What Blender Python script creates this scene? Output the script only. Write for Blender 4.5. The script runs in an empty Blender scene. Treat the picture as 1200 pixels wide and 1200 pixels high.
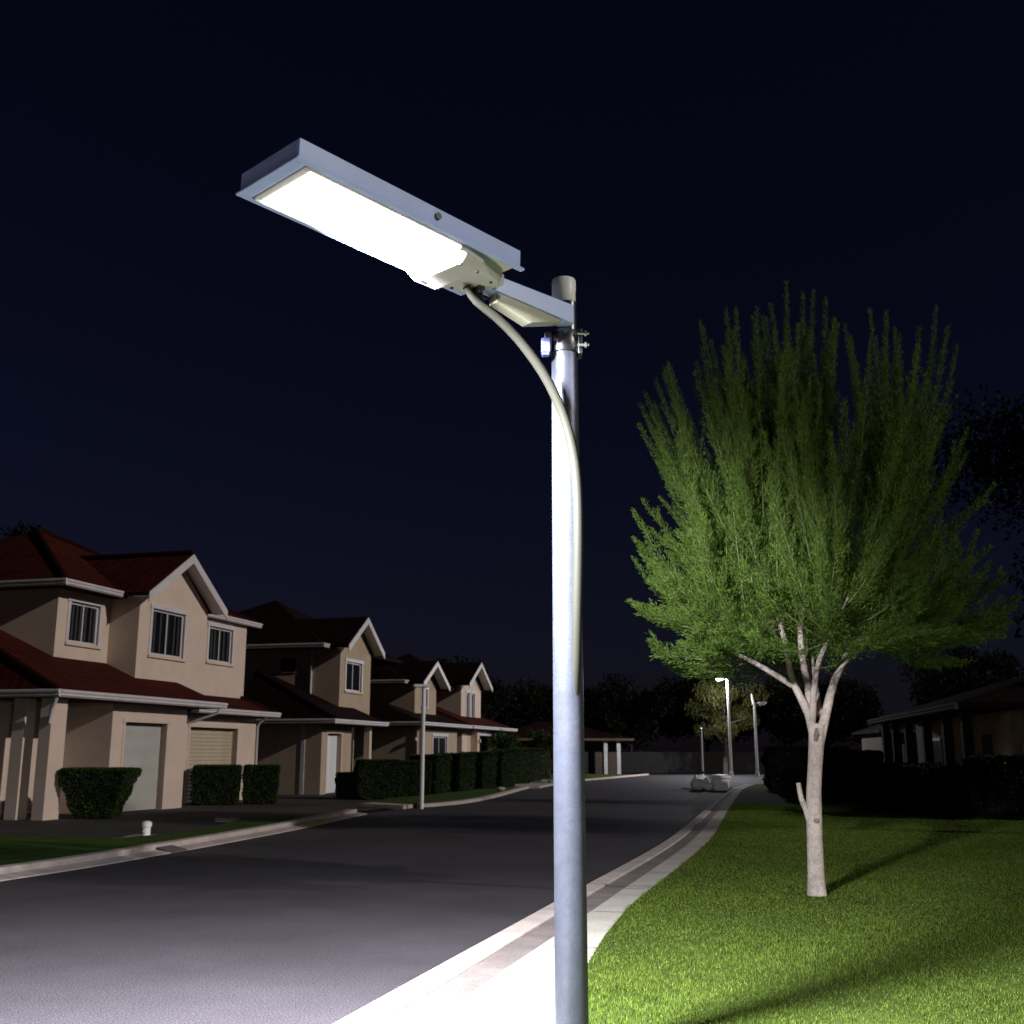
import bpy, math, random
import numpy as np
from mathutils import Vector, Matrix
R = math.radians
SC = bpy.context.scene
COL = SC.collection

# ------------------------------------------------------------------ camera
cd = bpy.data.cameras.new('camera'); cam = bpy.data.objects.new('camera', cd); COL.objects.link(cam)
cd.sensor_width = 36; cd.lens = 36 * 1280 / 1200; cd.clip_start = 0.1; cd.clip_end = 1500
cam.location = (0, 0, 1.6); cam.rotation_euler = (R(90 + 12.4245), 0, 0)
cd.dof.use_dof = True; cd.dof.focus_distance = 6.6; cd.dof.aperture_fstop = 5.0
SC.camera = cam

# ------------------------------------------------------------------ night sky + added moonlight fill
FILL_EL, FILL_AZ = 22.5, 113.0          # azimuth clockwise from +Y (from the right, slightly behind)
w = bpy.data.worlds.new('World'); SC.world = w; w.use_nodes = True
nt = w.node_tree; nt.nodes.clear()
out = nt.nodes.new('ShaderNodeOutputWorld'); bg = nt.nodes.new('ShaderNodeBackground')
sky = nt.nodes.new('ShaderNodeTexSky'); sky.sky_type = 'NISHITA'; sky.sun_disc = False
sky.sun_elevation = R(FILL_EL); sky.sun_rotation = R(FILL_AZ); sky.altitude = 0
tint = nt.nodes.new('ShaderNodeMix'); tint.data_type = 'RGBA'; tint.blend_type = 'MULTIPLY'
tint.inputs[0].default_value = 1.0; tint.inputs[7].default_value = (0.50, 0.41, 0.88, 1)
nt.links.new(sky.outputs[0], tint.inputs[6]); nt.links.new(tint.outputs[2], bg.inputs[0])
bg.inputs[1].default_value = 0.0030
nt.links.new(bg.outputs[0], out.inputs[0])
sd = bpy.data.lights.new('moon_fill', 'SUN'); sd.energy = 1.35; sd.angle = R(1.0); sd.color = (1.0, 0.93, 0.87)  # added moonlight, keeps the house fronts readable
so = bpy.data.objects.new('moon_fill', sd); COL.objects.link(so)
L = Vector((math.sin(R(FILL_AZ)) * math.cos(R(FILL_EL)), math.cos(R(FILL_AZ)) * math.cos(R(FILL_EL)), math.sin(R(FILL_EL))))
so.rotation_euler = L.to_track_quat('Z', 'Y').to_euler()
SC.view_settings.view_transform = 'Standard'; SC.view_settings.look = 'None'
SC.view_settings.exposure = 0; SC.view_settings.gamma = 1; SC.view_settings.use_curve_mapping = False
SC.render.engine = 'CYCLES'
SC.cycles.sample_clamp_indirect = 3.0; SC.cycles.max_bounces = 6; SC.cycles.caustics_reflective = False
SC.cycles.use_denoising = True

# ------------------------------------------------------------------ materials
def mat(name, col, rough=0.7, var=0.15, scale=3.0, bump=0.0, bscale=40.0, metal=0.0, spec=0.4, emis=None, estr=0, trans=0, col2=None, detail=6, coat=0, speck=0):
    m = bpy.data.materials.new(name); m.use_nodes = True; n = m.node_tree; p = n.nodes['Principled BSDF']
    tc = n.nodes.new('ShaderNodeTexCoord'); nz = n.nodes.new('ShaderNodeTexNoise')
    nz.inputs['Scale'].default_value = scale; nz.inputs['Detail'].default_value = detail; nz.inputs['Roughness'].default_value = 0.65
    n.links.new(tc.outputs['Object'], nz.inputs['Vector'])
    cr = n.nodes.new('ShaderNodeValToRGB')
    lo = col2 if col2 else tuple(c * (1 - var) for c in col); hi = tuple(min(1, c * (1 + var)) for c in col)
    cr.color_ramp.elements[0].position = 0.32; cr.color_ramp.elements[1].position = 0.68
    cr.color_ramp.elements[0].color = (*lo, 1); cr.color_ramp.elements[1].color = (*hi, 1)
    n.links.new(nz.outputs[0], cr.inputs[0])
    if speck:
        ns = n.nodes.new('ShaderNodeTexNoise'); ns.inputs['Scale'].default_value = 75; ns.inputs['Detail'].default_value = 5; ns.inputs['Roughness'].default_value = 0.8
        n.links.new(tc.outputs['Object'], ns.inputs['Vector'])
        c2 = n.nodes.new('ShaderNodeValToRGB'); c2.color_ramp.elements[0].position = 0.36; c2.color_ramp.elements[1].position = 0.66
        c2.color_ramp.elements[0].color = (1 - speck,) * 3 + (1,); c2.color_ramp.elements[1].color = (1 + speck,) * 3 + (1,)
        n.links.new(ns.outputs[0], c2.inputs[0]); mm = n.nodes.new('ShaderNodeMix'); mm.data_type = 'RGBA'; mm.blend_type = 'MULTIPLY'; mm.inputs[0].default_value = 1
        n.links.new(cr.outputs[0], mm.inputs[6]); n.links.new(c2.outputs[0], mm.inputs[7]); n.links.new(mm.outputs[2], p.inputs['Base Color'])
    else: n.links.new(cr.outputs[0], p.inputs['Base Color'])
    p.inputs['Roughness'].default_value = rough; p.inputs['Metallic'].default_value = metal
    p.inputs['Specular IOR Level'].default_value = spec
    if coat: p.inputs['Coat Weight'].default_value = coat
    if bump:
        n2 = n.nodes.new('ShaderNodeTexNoise'); n2.inputs['Scale'].default_value = bscale; n2.inputs['Detail'].default_value = 4
        n.links.new(tc.outputs['Object'], n2.inputs['Vector'])
        b = n.nodes.new('ShaderNodeBump'); b.inputs['Strength'].default_value = bump; b.inputs['Distance'].default_value = 0.01
        n.links.new(n2.outputs[0], b.inputs['Height']); n.links.new(b.outputs[0], p.inputs['Normal'])
    if emis:
        p.inputs['Emission Color'].default_value = (*emis, 1); p.inputs['Emission Strength'].default_value = estr
    return m

def leafmat(name, a, b, scale=1.5, tr=0.35):
    m = bpy.data.materials.new(name); m.use_nodes = True; n = m.node_tree; n.nodes.clear()
    o = n.nodes.new('ShaderNodeOutputMaterial'); d = n.nodes.new('ShaderNodeBsdfPrincipled'); t = n.nodes.new('ShaderNodeBsdfTranslucent')
    mx = n.nodes.new('ShaderNodeMixShader'); mx.inputs[0].default_value = tr
    geo = n.nodes.new('ShaderNodeNewGeometry'); cr = n.nodes.new('ShaderNodeValToRGB')
    cr.color_ramp.elements[0].color = (*a, 1); cr.color_ramp.elements[1].color = (*b, 1)
    n.links.new(geo.outputs['Random Per Island'], cr.inputs[0])
    n.links.new(cr.outputs[0], d.inputs['Base Color']); n.links.new(cr.outputs[0], t.inputs['Color'])
    d.inputs['Roughness'].default_value = 0.6; d.inputs['Specular IOR Level'].default_value = 0.12
    n.links.new(d.outputs[0], mx.inputs[1]); n.links.new(t.outputs[0], mx.inputs[2]); n.links.new(mx.outputs[0], o.inputs[0])
    return m

def tilemat(name, col):
    m = bpy.data.materials.new(name); m.use_nodes = True; n = m.node_tree; p = n.nodes['Principled BSDF']
    uv = n.nodes.new('ShaderNodeTexCoord'); br = n.nodes.new('ShaderNodeTexBrick')
    br.inputs['Scale'].default_value = 1; br.inputs['Brick Width'].default_value = 0.33; br.inputs['Row Height'].default_value = 0.34
    br.inputs['Mortar Size'].default_value = 0.02; br.inputs['Mortar Smooth'].default_value = 0.2
    br.inputs['Color1'].default_value = (*col, 1); br.inputs['Color2'].default_value = (*[c * 0.72 for c in col], 1)
    br.inputs['Mortar'].default_value = (*[c * 0.3 for c in col], 1)
    n.links.new(uv.outputs['UV'], br.inputs['Vector'])
    nz = n.nodes.new('ShaderNodeTexNoise'); nz.inputs['Scale'].default_value = 0.8; nz.inputs['Detail'].default_value = 6
    n.links.new(uv.outputs['Object'], nz.inputs['Vector'])
    mx = n.nodes.new('ShaderNodeMix'); mx.data_type = 'RGBA'; mx.blend_type = 'MULTIPLY'; mx.inputs[0].default_value = 0.6
    n.links.new(br.outputs[0], mx.inputs[6]); n.links.new(nz.outputs[0], mx.inputs[7]); n.links.new(mx.outputs[2], p.inputs['Base Color'])
    wv = n.nodes.new('ShaderNodeTexWave'); wv.wave_type = 'BANDS'; wv.bands_direction = 'Y'; wv.wave_profile = 'SAW'
    wv.inputs['Scale'].default_value = 1 / 0.34 / 3.1831 * 1.0; wv.inputs['Distortion'].default_value = 0
    n.links.new(uv.outputs['UV'], wv.inputs['Vector'])
    wx = n.nodes.new('ShaderNodeTexWave'); wx.bands_direction = 'X'; wx.inputs['Scale'].default_value = 1 / 0.33 / 3.1831
    n.links.new(uv.outputs['UV'], wx.inputs['Vector'])
    ad = n.nodes.new('ShaderNodeMath'); ad.operation = 'MULTIPLY_ADD'; ad.inputs[1].default_value = 0.12
    n.links.new(wx.outputs[1], ad.inputs[0]); n.links.new(wv.outputs[1], ad.inputs[2])
    b = n.nodes.new('ShaderNodeBump'); b.inputs['Strength'].default_value = 0.9; b.inputs['Distance'].default_value = 0.06
    n.links.new(ad.outputs[0], b.inputs['Height']); n.links.new(b.outputs[0], p.inputs['Normal'])
    p.inputs['Roughness'].default_value = 0.85; p.inputs['Specular IOR Level'].default_value = 0.08
    return m

def rollmat(name, col, pitch=0.09):
    m = mat(name, col, 0.5, 0.06, 1.5); n = m.node_tree; p = n.nodes['Principled BSDF']
    tc = n.nodes.new('ShaderNodeTexCoord'); wv = n.nodes.new('ShaderNodeTexWave'); wv.bands_direction = 'Z'
    wv.inputs['Scale'].default_value = 1 / pitch / 3.1831
    n.links.new(tc.outputs['Object'], wv.inputs['Vector'])
    b = n.nodes.new('ShaderNodeBump'); b.inputs['Strength'].default_value = 0.5; b.inputs['Distance'].default_value = 0.02
    n.links.new(wv.outputs[1], b.inputs['Height']); n.links.new(b.outputs[0], p.inputs['Normal'])
    return m

M = dict(
    wall=mat('cream_render', (0.66, 0.53, 0.44), 0.85, 0.07, 1.2, 0.25, 60),
    wall_b=mat('tan_render', (0.46, 0.36, 0.26), 0.85, 0.08, 1.2, 0.25, 60),
    wall_dk=mat('brown_render', (0.10, 0.07, 0.05), 0.85, 0.12, 1.2, 0.2, 60),
    white=mat('white_trim', (0.62, 0.58, 0.60), 0.45, 0.08, 2.0),
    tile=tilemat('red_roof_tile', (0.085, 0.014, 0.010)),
    tile_unlit=tilemat('unlit_roof_tile', (0.018, 0.005, 0.006)),  # same roof tiles, darkened in colour where the roofs stand unlit
    soffit=mat('soffit_board', (0.45, 0.40, 0.36), 0.8, 0.05),
    glass=mat('window_glass', (0.006, 0.007, 0.009), 0.25, 0.2, 1, spec=0.04),
    blackout=mat('window_blackout', (0.012, 0.013, 0.016), 1.0, 0.3, 2, spec=0.0),
    blind=mat('vertical_blind', (0.035, 0.035, 0.04), 0.8, 0.3, 4),
    garage=rollmat('garage_panel_grey', (0.46, 0.44, 0.42), 0.5), garage2=rollmat('garage_roller_cream', (0.48, 0.40, 0.28), 0.12),
    garage3=mat('white_door', (0.75, 0.78, 0.80), 0.5, 0.03),
    dark=mat('dark_metal', (0.02, 0.02, 0.022), 0.5, 0.2), 
    asphalt=mat('asphalt', (0.062, 0.054, 0.064), 0.80, 0.25, 0.35, 0.8, 120, spec=0.18, detail=10, speck=0.75),
    yard=mat('driveway_asphalt', (0.04, 0.034, 0.034), 0.85, 0.3, 0.6, 0.6, 100),
    conc=mat('concrete_path', (0.42, 0.385, 0.345), 0.85, 0.16, 1.6, 0.4, 70, detail=10, speck=0.25),
    kerb=mat('kerb_concrete', (0.50, 0.42, 0.39), 0.85, 0.18, 2.5, 0.5, 60, detail=10, speck=0.3),
    gutter=mat('brown_gutter_band', (0.17, 0.14, 0.135), 0.85, 0.25, 2.5, 0.5, 60, detail=10, speck=0.3),
    lawn=mat('lawn_soil', (0.036, 0.056, 0.010), 0.95, 0.35, 1.6, 0.9, 90, spec=0.1, detail=10),
    verge=mat('verge_grass', (0.045, 0.085, 0.012), 0.95, 0.35, 2, 0.9, 60, spec=0.1, detail=10),
    soil=mat('dark_ground', (0.02, 0.026, 0.010), 0.95, 0.4, 0.3, 0.3, 10, spec=0.1),
    grass=leafmat('grass_blade', (0.030, 0.060, 0.005), (0.15, 0.205, 0.030), tr=0.2),
    bark=mat('pale_bark', (0.40, 0.33, 0.295), 0.85, 0.30, 7, 1.0, 28, detail=12, speck=0.35),
    bark_dk=mat('dark_bark', (0.06, 0.045, 0.035), 0.9, 0.3, 6, 0.8, 30),
    leaf=leafmat('fine_leaf', (0.05, 0.105, 0.013), (0.165, 0.25, 0.05)),
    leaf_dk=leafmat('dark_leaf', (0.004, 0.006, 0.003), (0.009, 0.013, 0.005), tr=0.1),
    leaf_y=leafmat('olive_leaf', (0.018, 0.02, 0.004), (0.045, 0.045, 0.011)),
    hedge=leafmat('hedge_leaf', (0.018, 0.034, 0.008), (0.05, 0.085, 0.018), tr=0.15),
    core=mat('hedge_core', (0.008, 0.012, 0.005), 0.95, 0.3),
    petal=leafmat('orange_petal', (0.5, 0.22, 0.02), (0.7, 0.4, 0.06)),
    pole=mat('galvanised_pole', (0.070, 0.076, 0.102), 0.42, 0.16, 7, 0.12, 60, metal=0.5, speck=0.08),
    cap=mat('pole_cap_white', (0.88, 0.88, 0.90), 0.4, 0.04),
    steel=mat('bracket_steel', (0.10, 0.10, 0.11), 0.35, 0.3, 12, metal=0.9),
    bluegrey=mat('powder_blue_grey', (0.47, 0.57, 0.96), 0.4, 0.04, 4),
    shell=mat('lamp_shell_white', (0.55, 0.53, 0.51), 0.4, 0.03, 4),
    twig=mat('green_twig', (0.14, 0.16, 0.07), 0.8, 0.3, 8), tube=mat('tube_coat', (0.022, 0.0215, 0.017), 0.5, 0.06, 5, spec=0.15),
    beige=mat('beige_tube', (0.34, 0.33, 0.25), 0.42, 0.06, 5),
    solar=mat('solar_glass', (0.02, 0.025, 0.05), 0.1, 0.1, 3),
    bluebox=mat('blue_plastic', (0.15, 0.17, 0.55), 0.4, 0.05),
    led=mat('led_lit', (1, 1, 1), 0.5, 0, emis=(0.93, 0.96, 1.0), estr=14),
    far_led=mat('far_lamp_lit', (1, 1, 1), 0.5, 0, emis=(0.95, 0.97, 1.0), estr=10),
    bag=mat('white_plastic_sheet', (0.85, 0.85, 0.85), 0.4, 0.08, 5, 0.6, 9),
    fence=mat('timber_fence', (0.016, 0.014, 0.014), 0.9, 0.3, 3),
    galv=mat('far_pole_steel', (0.42, 0.40, 0.40), 0.5, 0.1, metal=0.3),
    yellow=mat('faded_yellow_paint', (0.42, 0.36, 0.10), 0.8, 0.3, 6), darkpatch=mat('stained_kerb', (0.13, 0.11, 0.11), 0.85, 0.3, 8),
    scar=mat('bark_scar', (0.17, 0.12, 0.10), 0.9, 0.3),
)

# ------------------------------------------------------------------ mesh helpers
class MB:
    def __init__(s): s.v = []; s.f = []
    def poly(s, pts):
        b = len(s.v); s.v += [tuple(p) for p in pts]; s.f.append(tuple(range(b, b + len(pts)))); return s
    def box(s, x0, x1, y0, y1, z0, z1):
        b = len(s.v)
        s.v += [(x0, y0, z0), (x1, y0, z0), (x1, y1, z0), (x0, y1, z0), (x0, y0, z1), (x1, y0, z1), (x1, y1, z1), (x0, y1, z1)]
        for q in ((0, 3, 2, 1), (4, 5, 6, 7), (0, 1, 5, 4), (1, 2, 6, 5), (2, 3, 7, 6), (3, 0, 4, 7)): s.f.append(tuple(b + i for i in q))
        return s
    def prism(s, pts, vec):          # closed prism from planar polygon
        n = len(pts); b = len(s.v); vec = Vector(vec)
        s.v += [tuple(p) for p in pts] + [tuple(Vector(p) + vec) for p in pts]
        s.f.append(tuple(b + i for i in range(n))[::-1]); s.f.append(tuple(b + n + i for i in range(n)))
        for i in range(n): s.f.append((b + i, b + (i + 1) % n, b + n + (i + 1) % n, b + n + i))
        return s
    def loft(s, rings, cap=True, close=True):
        b = len(s.v); n = len(rings[0])
        for r in rings: s.v += [tuple(p) for p in r]
        for k in range(len(rings) - 1):
            for i in range(n if close else n - 1):
                j = (i + 1) % n; s.f.append((b + k * n + i, b + k * n + j, b + (k + 1) * n + j, b + (k + 1) * n + i))
        if cap: s.f.append(tuple(b + i for i in range(n))[::-1]); s.f.append(tuple(b + (len(rings) - 1) * n + i for i in range(n)))
        return s
    def tube(s, pts, rads, seg=12):
        pts = [Vector(p) for p in pts]; rings = []; up = Vector((0.13, 0.31, 0.94)).normalized(); prev = None
        if not hasattr(rads, '__len__'): rads = [rads] * len(pts)
        for i, p in enumerate(pts):
            t = (pts[min(i + 1, len(pts) - 1)] - pts[max(i - 1, 0)]).normalized()
            if prev is None:
                a = t.cross(up if abs(t.dot(up)) < 0.95 else Vector((1, 0, 0))).normalized()
            else: a = (prev - t * prev.dot(t)).normalized()
            prev = a; c = t.cross(a)
            rings.append([p + (a * math.cos(2 * math.pi * k / seg) + c * math.sin(2 * math.pi * k / seg)) * rads[i] for k in range(seg)])
        return s.loft(rings)
    def cyl(s, c, r, z0, z1, seg=20, r2=None):
        return s.tube([(c[0], c[1], z0), (c[0], c[1], z1)], [r, r if r2 is None else r2], seg)
    def build(s, name, m, parent=None, smooth=False, bevel=0, uv=False, fix=True):
        me = bpy.data.meshes.new(name); me.from_pydata(s.v, [], s.f)
        if fix:
            import bmesh
            bm = bmesh.new(); bm.from_mesh(me); bmesh.ops.recalc_face_normals(bm, faces=bm.faces); bm.to_mesh(me); bm.free()
        me.materials.append(m)
        o = bpy.data.objects.new(name, me); COL.objects.link(o)
        if parent: o.parent = parent
        if smooth:
            me.polygons.foreach_set('use_smooth', [True] * len(me.polygons)); me.set_sharp_from_angle(angle=R(40))
        if bevel:
            b = o.modifiers.new('bevel', 'BEVEL'); b.width = bevel; b.segments = 2; b.limit_method = 'ANGLE'
        if uv:
            ul = me.uv_layers.new(name='UVMap')
            for p in me.polygons:
                n = p.normal; t = Vector((-n.y, n.x, 0))
                t = t.normalized() if t.length > 1e-4 else Vector((1, 0, 0)); q = n.cross(t)
                for li in p.loop_indices:
                    c = me.vertices[me.loops[li].vertex_index].co; ul.data[li].uv = (c.dot(t) + 50, c.dot(q) + 50)
        return o

def tag(o, label=None, cat=None, group=None, kind=None):
    if label: o['label'] = label
    if cat: o['category'] = cat
    if group: o['group'] = group
    if kind: o['kind'] = kind
    return o
def empty(name, loc, rz=0, label=None, cat=None, group=None):
    o = bpy.data.objects.new(name, None); COL.objects.link(o); o.location = loc; o.rotation_euler = (0, 0, rz); o.empty_display_size = 0.3
    return tag(o, label, cat, group)

def quads(name, V, m, parent=None, per=4):
    """V: (n, per, 3) array of separate faces"""
    n = V.shape[0]; me = bpy.data.meshes.new(name)
    me.vertices.add(n * per); me.vertices.foreach_set('co', V.reshape(-1).astype(np.float32))
    me.loops.add(n * per); me.loops.foreach_set('vertex_index', np.arange(n * per, dtype=np.int32))
    me.polygons.add(n); me.polygons.foreach_set('loop_start', np.arange(0, n * per, per, dtype=np.int32))
    me.update(calc_edges=True); me.validate(); me.materials.append(m)
    o = bpy.data.objects.new(name, me); COL.objects.link(o)
    if parent: o.parent = parent
    return o
def nrm(a): return a / (np.linalg.norm(a, axis=1, keepdims=True) + 1e-9)
def leaves(P, D, Ln, Wd, rng):
    D = nrm(D); S = nrm(np.cross(D, rng.normal(size=P.shape))); Ln = Ln.reshape(-1, 1); Wd = Wd.reshape(-1, 1)
    bend = np.cross(S, D) * Ln * 0.12
    return np.stack([P, P + D * Ln * 0.5 + S * Wd * 0.5 + bend, P + D * Ln, P + D * Ln * 0.5 - S * Wd * 0.5 + bend], axis=1)

# ------------------------------------------------------------------ ground plan (metres, x right, y ahead)
def smoothline(pts, step=0.6):
    pts = [np.array(p, float) for p in pts]; outp = []
    P = [2 * pts[0] - pts[1]] + pts + [2 * pts[-1] - pts[-2]]
    for i in range(1, len(P) - 2):
        n = max(2, int(np.linalg.norm(P[i + 1] - P[i]) / step))
        for k in range(n):
            t = k / n; a, b, c, d = P[i - 1], P[i], P[i + 1], P[i + 2]
            outp.append(0.5 * ((2 * b) + (-a + c) * t + (2 * a - 5 * b + 4 * c - d) * t * t + (-a + 3 * b - 3 * c + d) * t ** 3))
    outp.append(pts[-1]); return np.array(outp)
def normals(line):
    t = np.gradient(line, axis=0); t = t / np.linalg.norm(t, axis=1, keepdims=True); return np.stack([t[:, 1], -t[:, 0]], 1)   # right-hand side
def strip(name, A, B, za, zb, m, skirt=None, label=None):
    mb = MB(); n = len(A)
    mb.v = [(a[0], a[1], za) for a in A] + [(b[0], b[1], zb) for b in B]
    mb.f = [(i, i + 1, n + i + 1, n + i) for i in range(n - 1)]
    if skirt is not None:
        k = len(mb.v); mb.v += [(a[0], a[1], skirt) for a in A] + [(b[0], b[1], skirt) for b in B]
        mb.f += [(i + 1, i, k + i, k + i + 1) for i in range(n - 1)] + [(n + i, n + i + 1, k + n + i + 1, k + n + i) for i in range(n - 1)]
    return mb
RE = smoothline([(-3.4, -3), (-2.4, 1.8), (-0.95, 7.11), (0.5, 12.28), (2.73, 20.24), (4.81, 28.98), (6.78, 37.38), (9.61, 49.16), (11.5, 55.6)])
RN = normals(RE)
def wid(y, pts): return np.interp(y, [p[0] for p in pts], [p[1] for p in pts])
yk = RE[:, 1]
w1 = wid(yk, [(0, .27), (22, .22), (40, .16), (56, .15)])[:, None]
w2 = w1 + wid(yk, [(0, .26), (12, .27), (22, .22), (40, .15), (56, .12)])[:, None]
w3 = w2 + wid(yk, [(-3, 1.5), (3, 1.1), (7.1, .72), (10, .42), (12, .30), (22, .30), (40, .24), (56, .2)])[:, None]
K1, K2, K3 = RE + RN * w1, RE + RN * w2, RE + RN * w3

g = MB().poly([(-400, -60, -0.03), (400, -60, -0.03), (400, 600, -0.03), (-400, 600, -0.03)]).build('ground', M['soil'], fix=False); tag(g, kind='structure')
# road: between left kerb face and right kerb, opening into a junction at the far end
LK = smoothline([(-12.5, -3), (-9.4, 6), (-6.51, 14.57), (-5.55, 18.55), (-4.55, 24.21), (-3.49, 31.93), (-1.13, 37.9), (1.72, 56.86), (6.55, 71.9), (10, 82)])
mb = MB(); pts = [(p[0], p[1], 0) for p in RE] + [(14, 60, 0), (20, 74, 0), (34, 84, 0), (34, 90, 0), (12, 84, 0)] + [(p[0], p[1], 0) for p in LK[::-1]]
mb.poly(pts); road = mb.build('road', M['asphalt'], fix=False); tag(road, kind='structure')
if road.data.polygons[0].normal.z < 0: road.data.flip_normals()
def joints(mb, A, B, z, every, wdt): pass
o = strip('kerb', RE, K1, 0.075, 0.085, M['kerb'], -0.02).build('kerb', M['kerb'], bevel=0.012); tag(o, kind='structure')
o = strip('gutter_band', K1, K2, 0.062, 0.062, M['gutter'], -0.02).build('gutter_band', M['gutter']); tag(o, kind='structure')
o = strip('footpath', K2, K3, 0.072, 0.075, M['conc'], -0.02).build('footpath', M['conc']); tag(o, kind='structure')
jt = MB()
for i in range(3, len(RE) - 3, 3):
    for A_, B_, z_, e_ in ((RE, K1, 0.0875, 0), (K2, K3, 0.0772, 1)):
        if e_ == 0 and i % 2: continue
        t_ = RE[i + 1] - RE[i]; t_ = t_ / np.linalg.norm(t_) * 0.007; a_, b_ = A_[i] + (B_[i] - A_[i]) * 0.03, B_[i]
        jt.poly([(*(a_ - t_), z_), (*(a_ + t_), z_), (*(b_ + t_), z_), (*(b_ - t_), z_)])
o = jt.build('path_joints', M['darkpatch'], fix=False); tag(o, kind='structure')
# right lawn
far = [(13.5, 58), (22, 62), (60, 62), (60, -3)]
mb = MB().poly([(p[0], p[1], 0.07) for p in K3] + [(x, y, 0.07) for x, y in far]); lawn = mb.build('lawn', M['lawn'], fix=False); tag(lawn, kind='structure')
if lawn.data.polygons[0].normal.z < 0: lawn.data.flip_normals()
# left kerb (raised) and verge
LN = -normals(LK)       # towards the houses
sel = LK[:, 1] < 30.5
A = LK[sel]; N_ = LN[sel]
o = strip('kerb', A, A + N_ * 0.28, 0.015, 0.05, M['kerb'], -0.02).build('kerb', M['kerb'], bevel=0.01); tag(o, kind='structure')
o = strip('kerb', A + N_ * 0.285, A + N_ * 0.5, 0.13, 0.13, M['kerb'], -0.02).build('kerb', M['kerb'], bevel=0.015); tag(o, kind='structure')
sel2 = LK[:, 1] > 33.5; A2 = LK[sel2]; N2 = LN[sel2]
o = strip('kerb', A2, A2 + N2 * 0.22, 0.09, 0.1, M['kerb'], -0.02).build('kerb', M['kerb']); tag(o, kind='structure')
yard = MB().poly([(-11, 10, 0.006), (-5.5, 19, 0.006), (-4.4, 31, 0.006), (-2.5, 36, 0.006), (-5.5, 45, 0.006), (-22, 52, 0.006), (-60, 52, 0.006), (-60, 10, 0.006)]).build('driveway', M['yard'], fix=False); tag(yard, kind='structure')
if yard.data.polygons[0].normal.z < 0: yard.data.flip_normals()
def slab(name, pts, z, m):
    o = MB().prism([(x, y, -0.02) for x, y in pts], (0, 0, z + 0.02)).build(name, m); tag(o, kind='structure'); return o
kb = [tuple((LK + LN * 0.505)[i]) for i in range(len(LK)) if 4 < LK[i, 1] < 26]
slab('verge', kb + [(-5.3, 27.6), (-6.3, 26.6), (-6.1, 22.6), (-6.5, 21.3), (-7.13, 20.3), (-7.96, 20.6), (-9.54, 21.2), (-14, 21.6), (-20, 20), (-22, 10)], 0.11, M['verge'])
kb = [tuple((LK + LN * 0.225)[i]) for i in range(len(LK)) if 34.0 < LK[i, 1] < 59]
slab('verge', kb + [(0.6, 60), (-1.0, 50.5), (-1.9, 46), (-3.2, 41), (-4.2, 38.6), (-4.4, 35.3)], 0.085, M['verge'])
kb = [tuple((LK + LN * 0.225)[i]) for i in range(len(LK)) if 64 < LK[i, 1] < 80]
slab('verge', kb + [(5, 82), (-4, 78), (-2, 66)], 0.085, M['verge'])
# pale concrete pieces on the yard / driveway aprons
slab('driveway_edging', [(-10.6, 21.5), (-8.1, 20.75), (-8.0, 21.05), (-10.5, 22.1)], 0.03, M['conc'])
slab('driveway_edging', [(-7.6, 20.75), (-6.55, 21.4), (-5.8, 22.2), (-6.1, 22.9), (-7.0, 22.2), (-7.7, 21.2)], 0.03, M['conc'])
slab('driveway_edging', [(-7.0, 26.7), (-5.6, 26.2), (-5.6, 26.9), (-7.3, 27.9)], 0.035, M['conc'])
slab('driveway_edging', [(-4.6, 34.2), (-3.15, 32.7), (-2.95, 33.6), (-4.3, 35.0)], 0.10, M['conc'])
slab('driveway_apron', [(-1.0, 51.5), (1.25, 51.6), (2.1, 56.5), (0.8, 57.5), (-0.2, 53.4), (-1.2, 53)], 0.10, M['conc'])
slab('driveway_apron', [(0.5, 60.2), (2.6, 59.4), (3.2, 62), (1.0, 65)], 0.10, M['conc'])
slab('kerb_stain', [], 0, None) if False else None
def kerb_piece(y0, y1, name, m, off0=-0.003, off1=0.508, z=0.135):
    s_ = (LK[:, 1] >= y0) & (LK[:, 1] <= y1); A_ = LK[s_]; n_ = LN[s_]
    o = strip(name, A_ + n_ * off0, A_ + n_ * off1, 0.02, z, m, -0.02).build(name, m); tag(o, kind='structure')
kerb_piece(18.4, 19.4, 'drain_slab', M['darkpatch'], z=0.137)
kerb_piece(24.6, 27.2, 'kerb_painted_stretch', M['yellow'], z=0.139)

# ------------------------------------------------------------------ houses
TH = R(75); U = np.array([math.cos(TH), math.sin(TH)]); NN = np.array([-math.sin(TH), math.cos(TH)])
O0 = np.array([-11.41, 27.53])
def W(s, d, z=0): p = O0 + U * s + NN * d; return (float(p[0]), float(p[1]), z)

def front(mb, s0, s1, z0, z1, d, t, holes):
    """street-facing wall panel of thickness t behind plane d, with rectangular openings"""
    S = sorted({s0, s1, *[h[0] for h in holes], *[h[1] for h in holes]}); Z = sorted({z0, z1, *[h[2] for h in holes], *[h[3] for h in holes]})
    for i in range(len(S) - 1):
        a = None
        for j in range(len(Z) - 1):
            cs, cz = (S[i] + S[i + 1]) / 2, (Z[j] + Z[j + 1]) / 2
            hole = any(h[0] < cs < h[1] and h[2] < cz < h[3] for h in holes)
            if not hole and a is None: a = Z[j]
            if (hole or j == len(Z) - 2) and a is not None:
                top = Z[j] if hole else Z[j + 1]; mb.box(S[i], S[i + 1], d, d + t, a, top); a = None

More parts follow.
